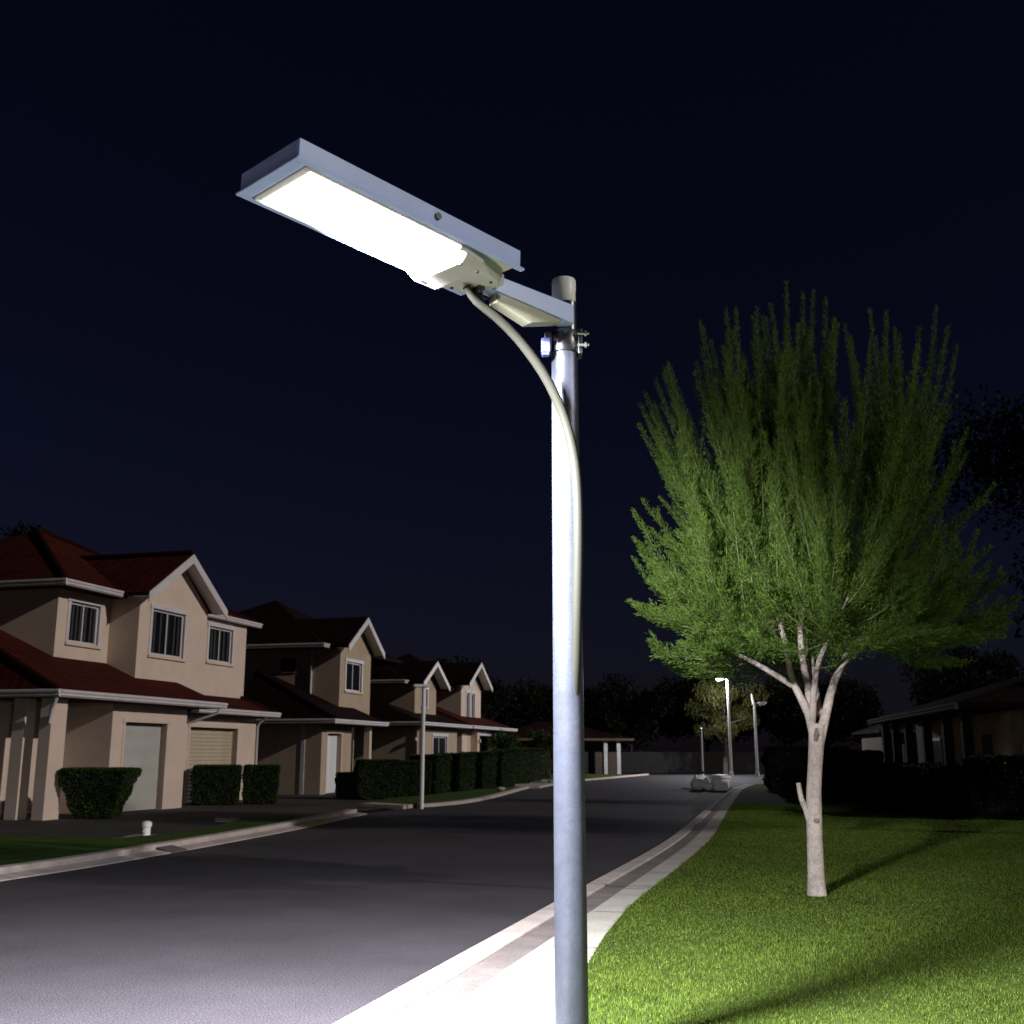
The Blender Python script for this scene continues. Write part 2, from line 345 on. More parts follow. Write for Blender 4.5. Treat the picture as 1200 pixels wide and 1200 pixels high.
def window(h, d, parent, bars=1, bl=5, gl='glass'):
    s0, s1, z0, z1 = h; f = MB(); e = 0.07; y0 = d + 0.05; y1 = d + 0.11
    f.box(s0, s0 + e, y0, y1, z0, z1).box(s1 - e, s1, y0, y1, z0, z1).box(s0 + e, s1 - e, y0, y1, z0, z0 + e).box(s0 + e, s1 - e, y0, y1, z1 - e, z1)
    for k in range(bars):
        x = s0 + (s1 - s0) * (k + 1) / (bars + 1); f.box(x - 0.025, x + 0.025, y0 + 0.004, y1 - 0.004, z0 + e, z1 - e)
    # raised white surround on the wall face
    f.box(s0 - 0.12, s0 + 0.0, d - 0.03, d + 0.05, z0 - 0.0, z1 + 0.0).box(s1, s1 + 0.12, d - 0.03, d + 0.05, z0, z1).box(s0 - 0.16, s1 + 0.16, d - 0.045, d + 0.05, z1, z1 + 0.14)
    fo = f.build('window', M['white'], parent, bevel=0.008)
    MB().box(s0 + e, s1 - e, d + 0.08, d + 0.086, z0 + e, z1 - e).build('pane', M[gl], fo)
    b = MB(); rr = random.Random(int(s0 * 100))
    for k in range(bl):
        x = s0 + e + (s1 - s0 - 2 * e) * (k + 0.3 + 0.4 * rr.random()) / bl
        b.box(x, x + 0.09, d + 0.062 - 0.0, d + 0.072, z0 + e + 0.01, z1 - e - 0.01)
    if bl: b.build('blind', M['blind'], fo)
    MB().box(s0 - 0.14, s1 + 0.14, d - 0.07, d + 0.05, z0 - 0.09, z0).build('sill', M['wall'], fo, bevel=0.008)

def garage(h, d, parent, m, name='garage_door'):
    s0, s1, z0, z1 = h
    f = MB().box(s0, s1, d + 0.2, d + 0.25, z0, z1).build(name, m, parent)
    MB().box(s0 - 0.1, s0, d - 0.02, d + 0.2, z0, z1).box(s1, s1 + 0.1, d - 0.02, d + 0.2, z0, z1).box(s0 - 0.14, s1 + 0.14, d - 0.03, d + 0.2, z1, z1 + 0.12).build('door_frame', M['wall'], f, bevel=0.008)

def skirt_roof(mb, s0, s1, d0, d1, z0, z1, lr, rr, t=0.16):
    """sloping roof block rising from the street eave, hips at both ends"""
    b = len(mb.v)
    mb.v += [(s0, d0, z0), (s1, d0, z0), (s1 , d1, z0), (s0, d1, z0), (s0, d0, z0 + t), (s1, d0, z0 + t), (s1 - rr, d1, z1), (s0 + lr, d1, z1), (s1, d1, z0 + t), (s0, d1, z0 + t)]
    for q in ((3, 2, 1, 0), (0, 1, 5, 4), (4, 5, 6, 7), (1, 2, 8, 5), (5, 8, 6), (3, 0, 4, 9), (4, 7, 9), (2, 3, 9, 7, 6, 8)): mb.f.append(tuple(b + i for i in q))
def hip_roof(mb, s0, s1, d0, d1, z0, pitch, t=0.14):
    a = min(s1 - s0, d1 - d0) / 2; zt = z0 + t + a * pitch; b = len(mb.v)
    if s1 - s0 >= d1 - d0: r = [(s0 + a, (d0 + d1) / 2, zt), (s1 - a + 1e-3, (d0 + d1) / 2, zt)]; fs = ((4, 5, 9, 8), (5, 6, 9), (6, 7, 8, 9), (7, 4, 8))
    else: r = [((s0 + s1) / 2, d0 + a, zt), ((s0 + s1) / 2, d1 - a, zt)]; fs = ((4, 5, 8), (5, 6, 9, 8), (6, 7, 9), (7, 4, 8, 9))
    mb.v += [(s0, d0, z0), (s1, d0, z0), (s1, d1, z0), (s0, d1, z0), (s0, d0, z0 + t), (s1, d0, z0 + t), (s1, d1, z0 + t), (s0, d1, z0 + t)] + r
    for q in ((3, 2, 1, 0), (0, 1, 5, 4), (1, 2, 6, 5), (2, 3, 7, 6), (3, 0, 4, 7)) + fs: mb.f.append(tuple(b + i for i in q))
def gable_roof(mb, s0, s1, d0, d1, ze, za, t=0.12):
    c = (s0 + s1) / 2
    for a, b_ in ((s0, c), (c, s1)):
        za_, zb_ = (ze, za) if a == s0 else (za, ze)
        mb.prism([(a, d0, za_), (b_, d0, zb_), (b_, d0, zb_ + t), (a, d0, za_ + t)], (0, d1 - d0, 0))
def ridge(parent, pts, m):
    mb = MB()
    for a, b in pts: mb.tube([a, b], 0.11, 8)
    mb.build('ridge_cap', m, parent)
def barge(parent, s0, s1, d, ze, za, t=0.30):
    c = (s0 + s1) / 2
    for a, b_, z0_, z1_ in ((s0, c, ze, za), (c, s1, za, ze)):
        MB().prism([(a, d, z0_ - 0.03), (b_, d, z1_ - 0.03), (b_, d, z1_ - 0.006), (a, d, z0_ - 0.006)], (0, 0.49, 0)).build('soffit', M['white'], parent)
    mb = MB()
    mb.prism([(s0, d - 0.05, ze - t + 0.1), (c, d - 0.05, za - t + 0.1), (c, d - 0.05, za + 0.1), (s0, d - 0.05, ze + 0.1)], (0, 0.045, 0))
    mb.prism([(c, d - 0.05, za - t + 0.1), (s1, d - 0.05, ze - t + 0.1), (s1, d - 0.05, ze + 0.1), (c, d - 0.05, za + 0.1)], (0, 0.045, 0))
    mb.build('bargeboard', M['white'], parent, bevel=0.01)
def gutter_run(parent, pts, z, m='white'):
    for (a, b) in zip(pts[:-1], pts[1:]):
        mb = MB(); (x0, y0), (x1, y1) = a, b
        d = Vector((x1 - x0, y1 - y0, 0)).normalized(); n = Vector((d.y, -d.x, 0))
        prof = [(0.003, -0.02), (0.003, 0.15), (0.05, 0.17), (0.12, 0.15), (0.12, 0.10), (0.09, 0.06), (0.10, 0.02), (0.06, -0.02)]
        r0 = [Vector((x0, y0, z)) + n * p + Vector((0, 0, q)) - d * 0.0 for p, q in prof]; r1 = [Vector((x1, y1, z)) + n * p + Vector((0, 0, q)) + d * 0.1 for p, q in prof]
        mb.loft([r0, r1]); mb.build('gutter', M[m], parent)
def downpipe(parent, pts, r=0.045): MB().tube(pts, r, 10).build('downpipe', M['white'], parent, smooth=True)

def house(s0, label, wallm, roofm):
    return empty('house', W(s0, 0), TH, label, 'house', 'two-storey houses along the left kerb')

# ---- house 1 (duplex)
h = house(0, 'nearest large cream house with dark red tiled roof, three upstairs windows and two garages', 0, 0)
wl = MB()
wl.box(0.3, 12.2, 1.75, 12, 0, 2.93)                        # ground floor core
front(wl, 2.5, 6.2, 0, 2.93, 0, 0.3, [(3.1, 5.15, -1, 2.42)])
wl.box(2.5, 2.75, 0.3, 1.75, 0, 2.93).box(5.95, 6.2, 0.3, 1.75, 0, 2.93)
front(wl, 6.95, 12.35, 0, 2.83, 0.95, 0.3, [(8.0, 11.05, -1, 2.4)])
wl.box(6.95, 7.2, 1.25, 1.75, 0, 2.83).box(12.1, 12.35, 1.25, 1.75, 0, 2.83)
wl.box(2.45, 12.5, 2.25, 11, 2.6, 6.12)                     # upper core
front(wl, 2.45, 4.86, 3.2, 6.12, 2.0, 0.25, [(3.0, 4.35, 4.66, 5.82)])
front(wl, 8.7, 12.5, 3.0, 6.12, 1.6, 0.65, [(9.9, 11.5, 4.66, 5.86)])
front(wl, 4.86, 8.7, 3.2, 6.2, 1.0, 0.3, [(5.55, 7.35, 4.5, 5.9)])
wl.prism([(4.86, 1.0, 6.2), (8.7, 1.0, 6.2), (6.78, 1.0, 7.62)], (0, 0.3, 0))
wl.box(4.86, 5.1, 1.3, 2.3, 3.2, 6.2).box(8.46, 8.7, 1.3, 2.3, 3.2, 6.2)
wl.build('wall', M['wall'], h)
p = MB().box(-0.28, 0.3, -0.22, 0.12, 0, 2.93).build('porch_post', M['wall'], h, bevel=0.01)
MB().box(-0.28, 0.1, 0.55, 0.9, 0, 2.93).build('porch_post', M['wall'], h, bevel=0.01)
garage((3.1, 5.15, 0.02, 2.42), 0, h, M['garage']); garage((8.0, 11.05, 0.02, 2.4), 0.95, h, M['garage2'])
window((3.0, 4.35, 4.66, 5.82), 2.0, h, 1, 6); window((5.55, 7.35, 4.5, 5.9), 1.0, h, 1, 5); window((9.9, 11.5, 4.66, 5.86), 1.6, h, 1, 5)
rf = MB(); skirt_roof(rf, -0.5, 7.4, -0.5, 4.6, 2.93, 5.35, 1.45, 0.9); lr = rf.build('porch_roof', M['tile'], h, uv=True)
ridge(lr, [((-0.48, -0.48, 3.08), (0.95, 4.6, 5.35))], M['tile'])
rf = MB(); skirt_roof(rf, 6.3, 12.95, 0.45, 4.4, 2.83, 4.75, 1.0, 1.9); r2 = rf.build('garage_roof', M['tile'], h, uv=True)
ridge(r2, [((12.93, 0.47, 2.98), (11.06, 4.4, 4.75))], M['tile'])
rf = MB(); hip_roof(rf, 1.95, 13.1, 1.45, 12.3, 6.12, 0.50); ur = rf.build('roof', M['tile'], h, uv=True)
ridge(ur, [((13.08, 1.47, 6.26), (7.6, 6.9, 9.0)), ((1.97, 1.47, 6.26), (7.3, 6.9, 9.0))], M['tile'])
rf = MB(); gable_roof(rf, 4.5, 9.06, 0.5, 5.2, 6.14, 7.66); gr = rf.build('gable_roof', M['tile'], h, uv=True)
ridge(gr, [((6.78, 0.5, 7.8), (6.78, 5.2, 7.8))], M['tile'])
barge(h, 4.5, 9.06, 0.5, 6.14, 7.66)
gutter_run(h, [(-0.5, 5), (-0.5, -0.5), (7.4, -0.5)], 2.95); gutter_run(h, [(7.1, 0.45), (12.95, 0.45)], 2.85)
gutter_run(h, [(1.95, 9), (1.95, 1.45), (4.5, 1.45)], 6.13); gutter_run(h, [(9.06, 1.45), (13.1, 1.45)], 6.13)
downpipe(h, [(-0.52, -0.5, 2.98), (-0.5, -0.45, 2.82), (-0.42, -0.3, 2.66), (-0.34, -0.24, 2.5), (-0.34, -0.22, 2.3)], 0.05)
downpipe(h, [(7.2, -0.5, 2.98), (7.2, -0.45, 2.8), (7.1, 0.3, 2.55), (6.9, 0.85, 2.45), (6.88, 0.9, 2.3), (6.88, 0.9, 0)], 0.045)
downpipe(h, [(12.3, 0.5, 2.85), (12.35, 0.8, 2.65), (12.38, 0.9, 2.5), (12.38, 0.9, 0)], 0.04)
MB().box(1.15, 1.27, 1.68, 1.75, 1.35, 2.05).build('wall_plate', M['dark'], h)
MB().box(0.27, 0.3, 2.7, 2.95, 1.85, 2.2).build('meter_box', M['white'], h)
MB().box(0.5, 2.4, 1.45, 1.75, 0, 0.08).build('porch_step', M['conc'], h)

# ---- house 2
h = house(16.5, 'second cream house from the left, near-black unlit roof, one gable window, bright white door', 0, 0)
wl = MB()
wl.box(0.0, 4.6, 0.9, 10, 0, 2.72)
front(wl, 0.0, 2.9, 0, 2.72, 0.3, 0.6, [(0.55, 1.9, -1, 2.35)])
wl.box(2.9, 4.0, 1.5, 8, 0, 2.72)
wl.box(3.1, 6.5, 2.3, 10, 2.5, 5.95)
front(wl, 3.1, 6.5, 2.9, 5.95, 1.0, 0.3, [(3.75, 5.45, 4.2, 5.45)])
wl.prism([(3.1, 1.0, 5.95), (6.5, 1.0, 5.95), (4.8, 1.0, 7.25)], (0, 0.3, 0)); wl.box(3.1, 3.35, 1.3, 2.3, 2.9, 5.95).box(6.25, 6.5, 1.3, 2.3, 2.9, 5.95)
wl.build('wall', M['wall_b'], h)
MB().box(4.15, 4.4, 0.0, 0.25, 0, 2.72).build('porch_post', M['wall'], h)
MB().box(-0.03, 0.0, 1.0, 1.16, 0, 2.72).build('corner_trim', M['white'], h)
garage((0.55, 1.9, 0.03, 2.35), 0.3, h, M['garage3'], 'side_door')
window((3.75, 5.45, 4.2, 5.45), 1.0, h, 1, 0, 'blackout')
f = MB().box(3.06, 3.1, 3.0, 3.8, 4.95, 5.6).build('side_window', M['wall_b'], h)
MB().box(3.05, 3.058, 3.06, 3.74, 5.0, 5.55).build('pane', M['glass'], f)
rf = MB(); skirt_roof(rf, -0.45, 5.0, -0.4, 4.2, 2.72, 4.9, 2.2, 1.0); lr = rf.build('porch_roof', M['tile_unlit'], h, uv=True)
ridge(lr, [((-0.43, -0.38, 2.87), (1.75, 4.2, 4.9))], M['tile_unlit'])
rf = MB(); hip_roof(rf, 2.3, 12.0, 1.45, 11, 5.95, 0.55); rf.build('roof', M['tile_unlit'], h, uv=True)
rf = MB(); gable_roof(rf, 2.75, 6.85, 0.5, 5.2, 5.95, 7.35); rf.build('gable_roof', M['tile_unlit'], h, uv=True); barge(h, 2.75, 6.85, 0.5, 5.95, 7.35, 0.3)
gutter_run(h, [(-0.45, 3.5), (-0.45, -0.4), (5.0, -0.4)], 2.72); gutter_run(h, [(2.3, 8), (2.3, 1.45), (2.75, 1.45)], 5.95)
downpipe(h, [(3.04, 2.3, 5.9), (3.04, 2.3, 3.6)], 0.05)

# ---- house 3
h = house(26.5, 'third house back, its short pale gable half hidden by the unlit white lamp post', 0, 0)
wl = MB(); wl.box(0.0, 6.3, 0.3, 10, 0, 2.9); front(wl, 0, 6.3, 0, 2.9, 0, 0.3, [(2.4, 4.6, 1.0, 2.4)])
wl.box(2.4, 5.7, 1.9, 9, 2.7, 5.05); front(wl, 2.4, 5.7, 3.0, 5.05, 1.0, 0.9, [(3.4, 4.3, 3.9, 4.8)])
wl.prism([(2.4, 1.0, 5.05), (5.7, 1.0, 5.05), (4.05, 1.0, 5.95)], (0, 0.3, 0)); wl.build('wall', M['wall_b'], h)
window((2.4, 4.6, 1.0, 2.4), 0, h, 1, 0); window((3.4, 4.3, 3.9, 4.8), 1.0, h, 0, 0)
MB().box(-0.1, 0.1, -0.35, -0.15, 0, 2.85).build('porch_post', M['white'], h)
rf = MB(); skirt_roof(rf, -0.6, 6.9, -0.55, 4.4, 2.87, 4.7, 3.0, 0.6); rf.build('porch_roof', M['tile_unlit'], h, uv=True)
rf = MB(); hip_roof(rf, 1.6, 12.5, 1.3, 11.5, 5.05, 0.50); rf.build('roof', M['tile_unlit'], h, uv=True)
rf = MB(); gable_roof(rf, 1.95, 6.15, 0.4, 4.6, 4.95, 6.15); rf.build('gable_roof', M['tile_unlit'], h, uv=True); barge(h, 1.95, 6.15, 0.4, 4.95, 6.15, 0.28)
gutter_run(h, [(-0.6, 3), (-0.6, -0.55), (6.9, -0.55)], 2.87); gutter_run(h, [(1.6, 8), (1.6, 1.3), (1.95, 1.3)], 5.0)
MB().tube([(-0.12, -0.02, 2.15), (-0.12, -0.02, 2.32)], [0.09, 0.05], 10).build('wall_light', M['white'], h)

# ---- house 4
h = house(34.3, 'farthest two-storey house of the left row, small gable above a pillared porch with reddish roof', 0, 0)
wl = MB(); wl.box(0.0, 7.5, 1.6, 9, 0, 2.9); wl.box(0.0, 1.6, 0.2, 1.6, 0, 2.9)
wl.box(2.3, 6.2, 2.2, 9, 2.7, 5.4); front(wl, 2.3, 6.2, 2.9, 5.4, 1.0, 1.2, [(3.3, 3.9, 3.6, 5.0), (4.3, 4.9, 3.6, 5.0)])
wl.prism([(2.3, 1.0, 5.4), (6.2, 1.0, 5.4), (4.25, 1.0, 6.5)], (0, 0.3, 0)); wl.build('wall', M['wall'], h)
window((3.3, 3.9, 3.6, 5.0), 1.0, h, 0, 1); window((4.3, 4.9, 3.6, 5.0), 1.0, h, 0, 1)
MB().box(2.0, 2.9, 1.54, 1.6, 0, 2.1).build('front_door', M['dark'], h)
for x in (1.8, 5.2, 7.1): MB().box(x - 0.2, x + 0.2, -0.2, 0.2, 0, 2.87).build('porch_pillar', M['wall'], h, bevel=0.01)
MB().box(1.7, 7.3, -0.1, 0.1, 2.55, 2.87).build('porch_beam', M['white'], h)
rf = MB(); skirt_roof(rf, -0.5, 8.6, -0.55, 4.3, 2.88, 4.9, 1.8, 4.0); rf.build('porch_roof', M['tile'], h, uv=True)
rf = MB(); hip_roof(rf, 1.6, 10, 1.4, 9.5, 5.4, 0.5); rf.build('roof', M['tile_unlit'], h, uv=True)
rf = MB(); gable_roof(rf, 1.9, 6.6, 0.4, 4.6, 5.35, 6.7); rf.build('gable_roof', M['tile_unlit'], h, uv=True); barge(h, 1.9, 6.6, 0.4, 5.35, 6.7, 0.28)
gutter_run(h, [(-0.5, 3), (-0.5, -0.55), (8.6, -0.55)], 2.88)
for x in (1.8, 5.2): MB().tube([(x + 0.0, -0.28, 2.15), (x, -0.28, 2.35)], [0.08, 0.05], 10).build('wall_light', M['white'], h)

# ---- low dark houses at the far end and on the right
def low_house(loc, rz, label, wd, dp, hgt, posts, wm, rm, rise=0.35, pale=()):
    h = empty('bungalow', loc, rz, label, 'house')
    wl = MB(); wl.box(-wd / 2, wd / 2, 1.2, dp, 0, hgt); wl.build('wall', wm, h)
    rf = MB(); hip_roof(rf, -wd / 2 - .5, wd / 2 + .5, -0.4, dp + .5, hgt, rise); rf.build('roof', rm, h, uv=True)
    for i, x in enumerate(posts): MB().box(x - 0.14, x + 0.14, -0.1, 0.15, 0, hgt).build('porch_post', M['white'] if i in pale else M['wall_dk'], h)
    f = MB().box(-wd / 4 - 0.9, -wd / 4 + 0.9, 1.15, 1.2, 0.9, 2.1).build('window', M['white'], h)
    MB().box(-wd / 4 - 0.8, -wd / 4 + 0.8, 1.14, 1.148, 1.0, 2.0).build('pane', M['glass'], f)
    MB().box(wd / 4 - 0.5, wd / 4 + 0.5, 1.16, 1.2, 0, 2.1).build('front_door', M['dark'], h)
    gutter_run(h, [(-wd / 2 - .5, -0.4), (wd / 2 + .5, -0.4)], hgt - 0.02, 'wall_dk')
    return h
low_house((3.6, 84, 0), R(8), 'low dark bungalow at the far end of the street with two pale porch posts', 10, 8, 2.5, (-4.6, 0.8, 3.5, 4.5), M['wall_dk'], M['tile_unlit'], 0.3, (2, 3))
low_house((-14, 92, 0), R(20), 'dark low house beyond the left row, half hidden by hedge and shrubs', 12, 8, 2.6, (-5, 0, 5), M['wall_dk'], M['tile_unlit'], 0.4)
hr = low_house((13.0, 35.6, 0), R(-100), 'dim house behind the hedge right of the pale tree, with porch columns', 14.6, 9, 2.7, (-6.9, -4.6, -2.0, 1.2, 4.2, 6.6), M['wall_b'], M['tile_unlit'], 0.30)
low_house((27.0, 62, 0), R(-8), 'dark low house behind the trunk of the pale tree, roofline against the sky', 12, 8, 2.7, (-5, 0, 5), M['wall_dk'], M['tile_unlit'], 0.35)

# ------------------------------------------------------------------ hero street lamp
PX, PY = 0.30, 5.90
lamp = empty('street_lamp', (PX, PY, 0), 0, 'tall silver street lamp in the foreground with blazing white rectangular head and curved beige arm', 'street lamp', 'street lamps')
def rel(p): return (p[0] - PX, p[1] - PY, p[2])
mb = MB(); mb.tube([(0, 0, z) for z in (0.0, 1.2, 2.4, 3.2, 3.83)], [.085, .083, .0795, .0765, .0745], 40); mb.build('pole', M['pole'], lamp, smooth=True)
MB().tube([(0, 0, 0.0), (0, 0, 0.02), (0, 0, 0.025), (0, 0, 0.1)], [.17, .17, .11, .1], 32).build('base_collar', M['pole'], lamp, smooth=True)
MB().tube([(0.02, 0, z) for z in (3.8, 4.2)], [.052, .052], 24).build('pole_neck', M['steel'], lamp, smooth=True)
mb = MB(); mb.tube([(0, 0, 4.13), (0, 0, 4.135), (0, 0, 4.265), (0, 0, 4.275)], [.066, .07, .07, .066], 32); capo = mb.build('pole_cap', M['cap'], lamp, smooth=True)
MB().tube([(0, 0, 4.275), (0, 0, 4.283)], [.055, .05], 24).build('cap_ring', mat('brass_ring', (0.3, 0.22, 0.1), 0.4, 0.1, metal=0.8), capo)
MB().tube([(0.01, 0, 4.28), (0.01, 0, 4.305)], [.008, .006], 10).build('cap_bolt', M['steel'], capo)
# clamp
mb = MB(); mb.tube([(0, 0, 3.82), (0, 0, 3.825), (0, 0, 3.945), (0, 0, 3.95)], [.081, .084, .084, .081], 32)
cl = mb.build('clamp_band', M['steel'], lamp, smooth=True)
MB().box(-0.115, -0.075, -0.06, 0.05, 3.83, 3.94).build('clamp_ear', M['steel'], cl, bevel=0.004); MB().box(0.075, 0.1, -0.05, 0.05, 3.81, 3.96).build('clamp_ear', M['steel'], cl, bevel=0.004)
for z in (3.85, 3.92):
    MB().tube([(0.07, -0.075, z), (0.135, -0.075, z)], 0.008, 8).tube([(0.11, -0.075, z), (0.122, -0.075, z)], 0.016, 6).build('clamp_bolt', mat('bolt_zinc', (0.5, 0.5, 0.52), 0.3, 0.1, metal=0.8), cl)
MB().box(-0.135, -0.085, -0.10, -0.045, 3.80, 3.885).box(-0.13, -0.09, -0.095, -0.05, 3.785, 3.80).build('sensor_box', M['bluebox'], cl, bevel=0.004)

# lamp head frame
HC = Vector((-0.60, 4.915, 4.075)); hz = 0.815; ht = R(1.5)
HM = Matrix.Translation(HC - Vector((PX, PY, 0))) @ Matrix.Rotation(hz, 4, 'Z') @ Matrix.Rotation(ht, 4, 'Y')
HL, HW = 1.40, 0.45
def hb(mb, name, m, parent=lamp, **k):
    o = mb.build(name, m, parent, **k)
    o.matrix_local = HM if parent is lamp else Matrix.Identity(4); return o
a, b = HL / 2, HW / 2
mb = MB()
# tray: side walls, lip flange and underside border
mb.box(-a, a, -b, -b + 0.012, 0.004, 0.10).box(-a, a, b - 0.012, b, 0.004, 0.10).box(-a, -a + 0.012, -b + 0.012, b - 0.012, 0.004, 0.10).box(a - 0.012, a, -b + 0.012, b - 0.012, 0.03, 0.10)
mb.box(-a - 0.015, a + 0.02, -b - 0.014, -b + 0.02, -0.008, 0.004).box(-a - 0.015, a + 0.02, b - 0.02, b + 0.014, -0.008, 0.004).box(-a - 0.015, -a + 0.05, -b + 0.02, b - 0.02, -0.008, 0.004)
head = hb(mb, 'lamp_housing', M['bluegrey'], bevel=0.004)
hb(MB().box(-a + 0.012, a - 0.012, -b + 0.012, b - 0.012, 0.012, 0.02), 'underside_plate', M['shell'], head)
hb(MB().box(-a + 0.02, a - 0.02, -b + 0.03, b - 0.03, 0.085, 0.098), 'solar_panel', M['solar'], head, bevel=0.004)
ledx1 = 0.30
hb(MB().box(-a + 0.10, ledx1, -b + 0.045, b - 0.035, -0.012, 0.011), 'light_panel', M['led'], head, bevel=0.004)
hb(MB().box(-a + 0.06, -a + 0.099, -b + 0.05, b - 0.03, -0.006, 0.011).box(-a + 0.06, ledx1, b - 0.034, b - 0.022, -0.02, 0.011).box(-a + 0.06, ledx1, -b + 0.024, -b + 0.044, -0.008, 0.011), 'panel_frame', M['shell'], head, bevel=0.003)
# controller housing under the pole end, stepped and tapering to the bracket
prof = [(0.301, 0.215, 0.0, -0.045), (0.34, 0.215, 0.0, -0.075), (0.47, 0.20, 0.0, -0.082), (0.485, 0.185, 0.0, -0.060), (0.66, 0.14, 0.0, -0.055), (0.70, 0.09, 0.01, -0.045), (0.745, 0.07, 0.02, -0.03)]
rings = [[(x, -w_ * 0.95, zt + 0.012), (x, -w_ * 0.95, zb * 0.6), (x, -w_ * 0.78, zb), (x, w_ * 0.86, zb), (x, w_, zb * 0.6), (x, w_, zt + 0.012)] for x, w_, zt, zb in prof]
ctrl = hb(MB().loft(rings), 'controller_case', M['shell'], head, bevel=0.006)
for x, y, z in ((0.35, -0.14, -0.078), (0.35, 0.15, -0.078), (0.46, -0.15, -0.084), (0.46, 0.14, -0.084), (0.63, -0.08, -0.057), (0.63, 0.09, -0.057), (0.54, 0.12, -0.06)):
    hb(MB().tube([(x, y, z - 0.004), (x, y, z + 0.01)], 0.009, 10), 'screw', M['dark'], ctrl)
hb(MB().tube([(0.11, -b - 0.012, 0.055), (0.11, -b + 0.002, 0.055)], 0.018, 16), 'side_switch', M['steel'], head)
# bracket beam from head to pole
mb = MB(); A0 = Vector(rel((-0.16, 5.43, 4.055))); A1 = Vector((0.02, -0.075, 4.02)); dv = (A1 - A0).normalized(); sdv = dv.cross(Vector((0, 0, 1))).normalized()
def beam_ring(c, hw, z0, z1): return [c + sdv * hw + Vector((0, 0, z0)), c + sdv * hw + Vector((0, 0, z1)), c - sdv * hw + Vector((0, 0, z1)), c - sdv * hw + Vector((0, 0, z0))]
mb.loft([beam_ring(A0, 0.045, -0.045, 0.045), beam_ring(A1, 0.05, -0.06, 0.055)])
arm = mb.build('bracket_arm', M['bluegrey'], lamp, bevel=0.006)
mb = MB(); q0 = A0.lerp(A1, 0.12); q1 = A0.lerp(A1, 0.86); q2 = A0.lerp(A1, 0.5)
def tri(c): return c
mb.loft([[q0 + sdv * 0.04 + Vector((0, 0, -0.047)), q0 - sdv * 0.04 + Vector((0, 0, -0.047)), q0 - sdv * 0.035 + Vector((0, 0, -0.10)), q0 + sdv * 0.035 + Vector((0, 0, -0.10))],
         [q2 + sdv * 0.045 + Vector((0, 0, -0.053)), q2 - sdv * 0.045 + Vector((0, 0, -0.053)), q2 - sdv * 0.035 + Vector((0, 0, -0.15)), q2 + sdv * 0.035 + Vector((0, 0, -0.15))],
         [q1 + sdv * 0.045 + Vector((0, 0, -0.062)), q1 - sdv * 0.045 + Vector((0, 0, -0.062)), q1 - sdv * 0.035 + Vector((0, 0, -0.075)), q1 + sdv * 0.035 + Vector((0, 0, -0.075))]])
gus = mb.build('arm_gusset', M['beige'], lamp, bevel=0.005)
bp = q0 + sdv * 0.04 + Vector((0, 0, -0.075)); MB().tube([bp, bp + sdv * 0.012], 0.012, 10).build('gusset_bolt', M['dark'], gus)
mb = MB(); j = A0 + Vector((-0.03, -0.03, -0.06)); mb.tube([j - sdv * 0.05, j + sdv * 0.05], 0.022, 14).tube([j - sdv * 0.02 - dv * 0.06, j + dv * 0.05 - sdv * 0.02], 0.015, 8)
mb.build('tilt_joint', M['steel'], lamp, smooth=True)
# curved tube
cp = smoothline([(-0.24, 5.34, 3.985), (-0.19, 5.41, 3.935), (-0.09, 5.5, 3.885), (0.03, 5.6, 3.80), (0.17, 5.70, 3.64), (0.275, 5.77, 3.44), (0.335, 5.80, 3.22), (0.357, 5.812, 3.0), (0.358, 5.816, 2.7), (0.350, 5.826, 2.4)], 0.06)
pts = [rel(p) for p in cp] + [(0.040, -0.060, 2.1), (0.030, -0.045, 1.9)]
MB().tube(pts, list(np.interp(np.arange(len(pts)), [0, 8, 25], [0.020, 0.027, 0.028])), 18).build('curved_tube', M['tube'], lamp, smooth=True)
mb = MB()
MB().tube([rel((-0.2, 5.42, 4.0)), rel((-0.15, 5.44, 3.96)), rel((-0.12, 5.5, 3.99))], 0.007, 8).build('cable', M['dark'], lamp, smooth=True)
# light given off by the LED panel, plus an added spot for the tree crown
def lampl(name, typ, parent, loc, power, col, size=0.05):
    l = bpy.data.lights.new(name, typ); l.energy = power; l.color = col
    if typ == 'POINT': l.shadow_soft_size = size
    o = bpy.data.objects.new(name, l); COL.objects.link(o); o.parent = parent; o.location = loc; return o
al = lampl('led_flood', 'AREA', head, (-0.23, 0.0, -0.035), 3100, (0.93, 0.96, 1.0)); al.data.shape = 'RECTANGLE'; al.data.size = 0.78; al.data.size_y = 0.38
sl = lampl('added_crown_spot', 'SPOT', head, (-0.5, 0.0, -0.09), 6600, (0.95, 0.97, 1.0)); sl.data.spot_size = R(32); sl.data.spot_blend = 1.0; sl.data.shadow_soft_size = 0.08  # added beam that brightens the tree crown
bpy.context.view_layer.update()
src = sl.matrix_world.translation; dst = Vector((2.35, 12.6, 3.85))
sl.matrix_world = Matrix.Translation(src) @ (src - dst).to_track_quat('Z', 'Y').to_matrix().to_4x4()

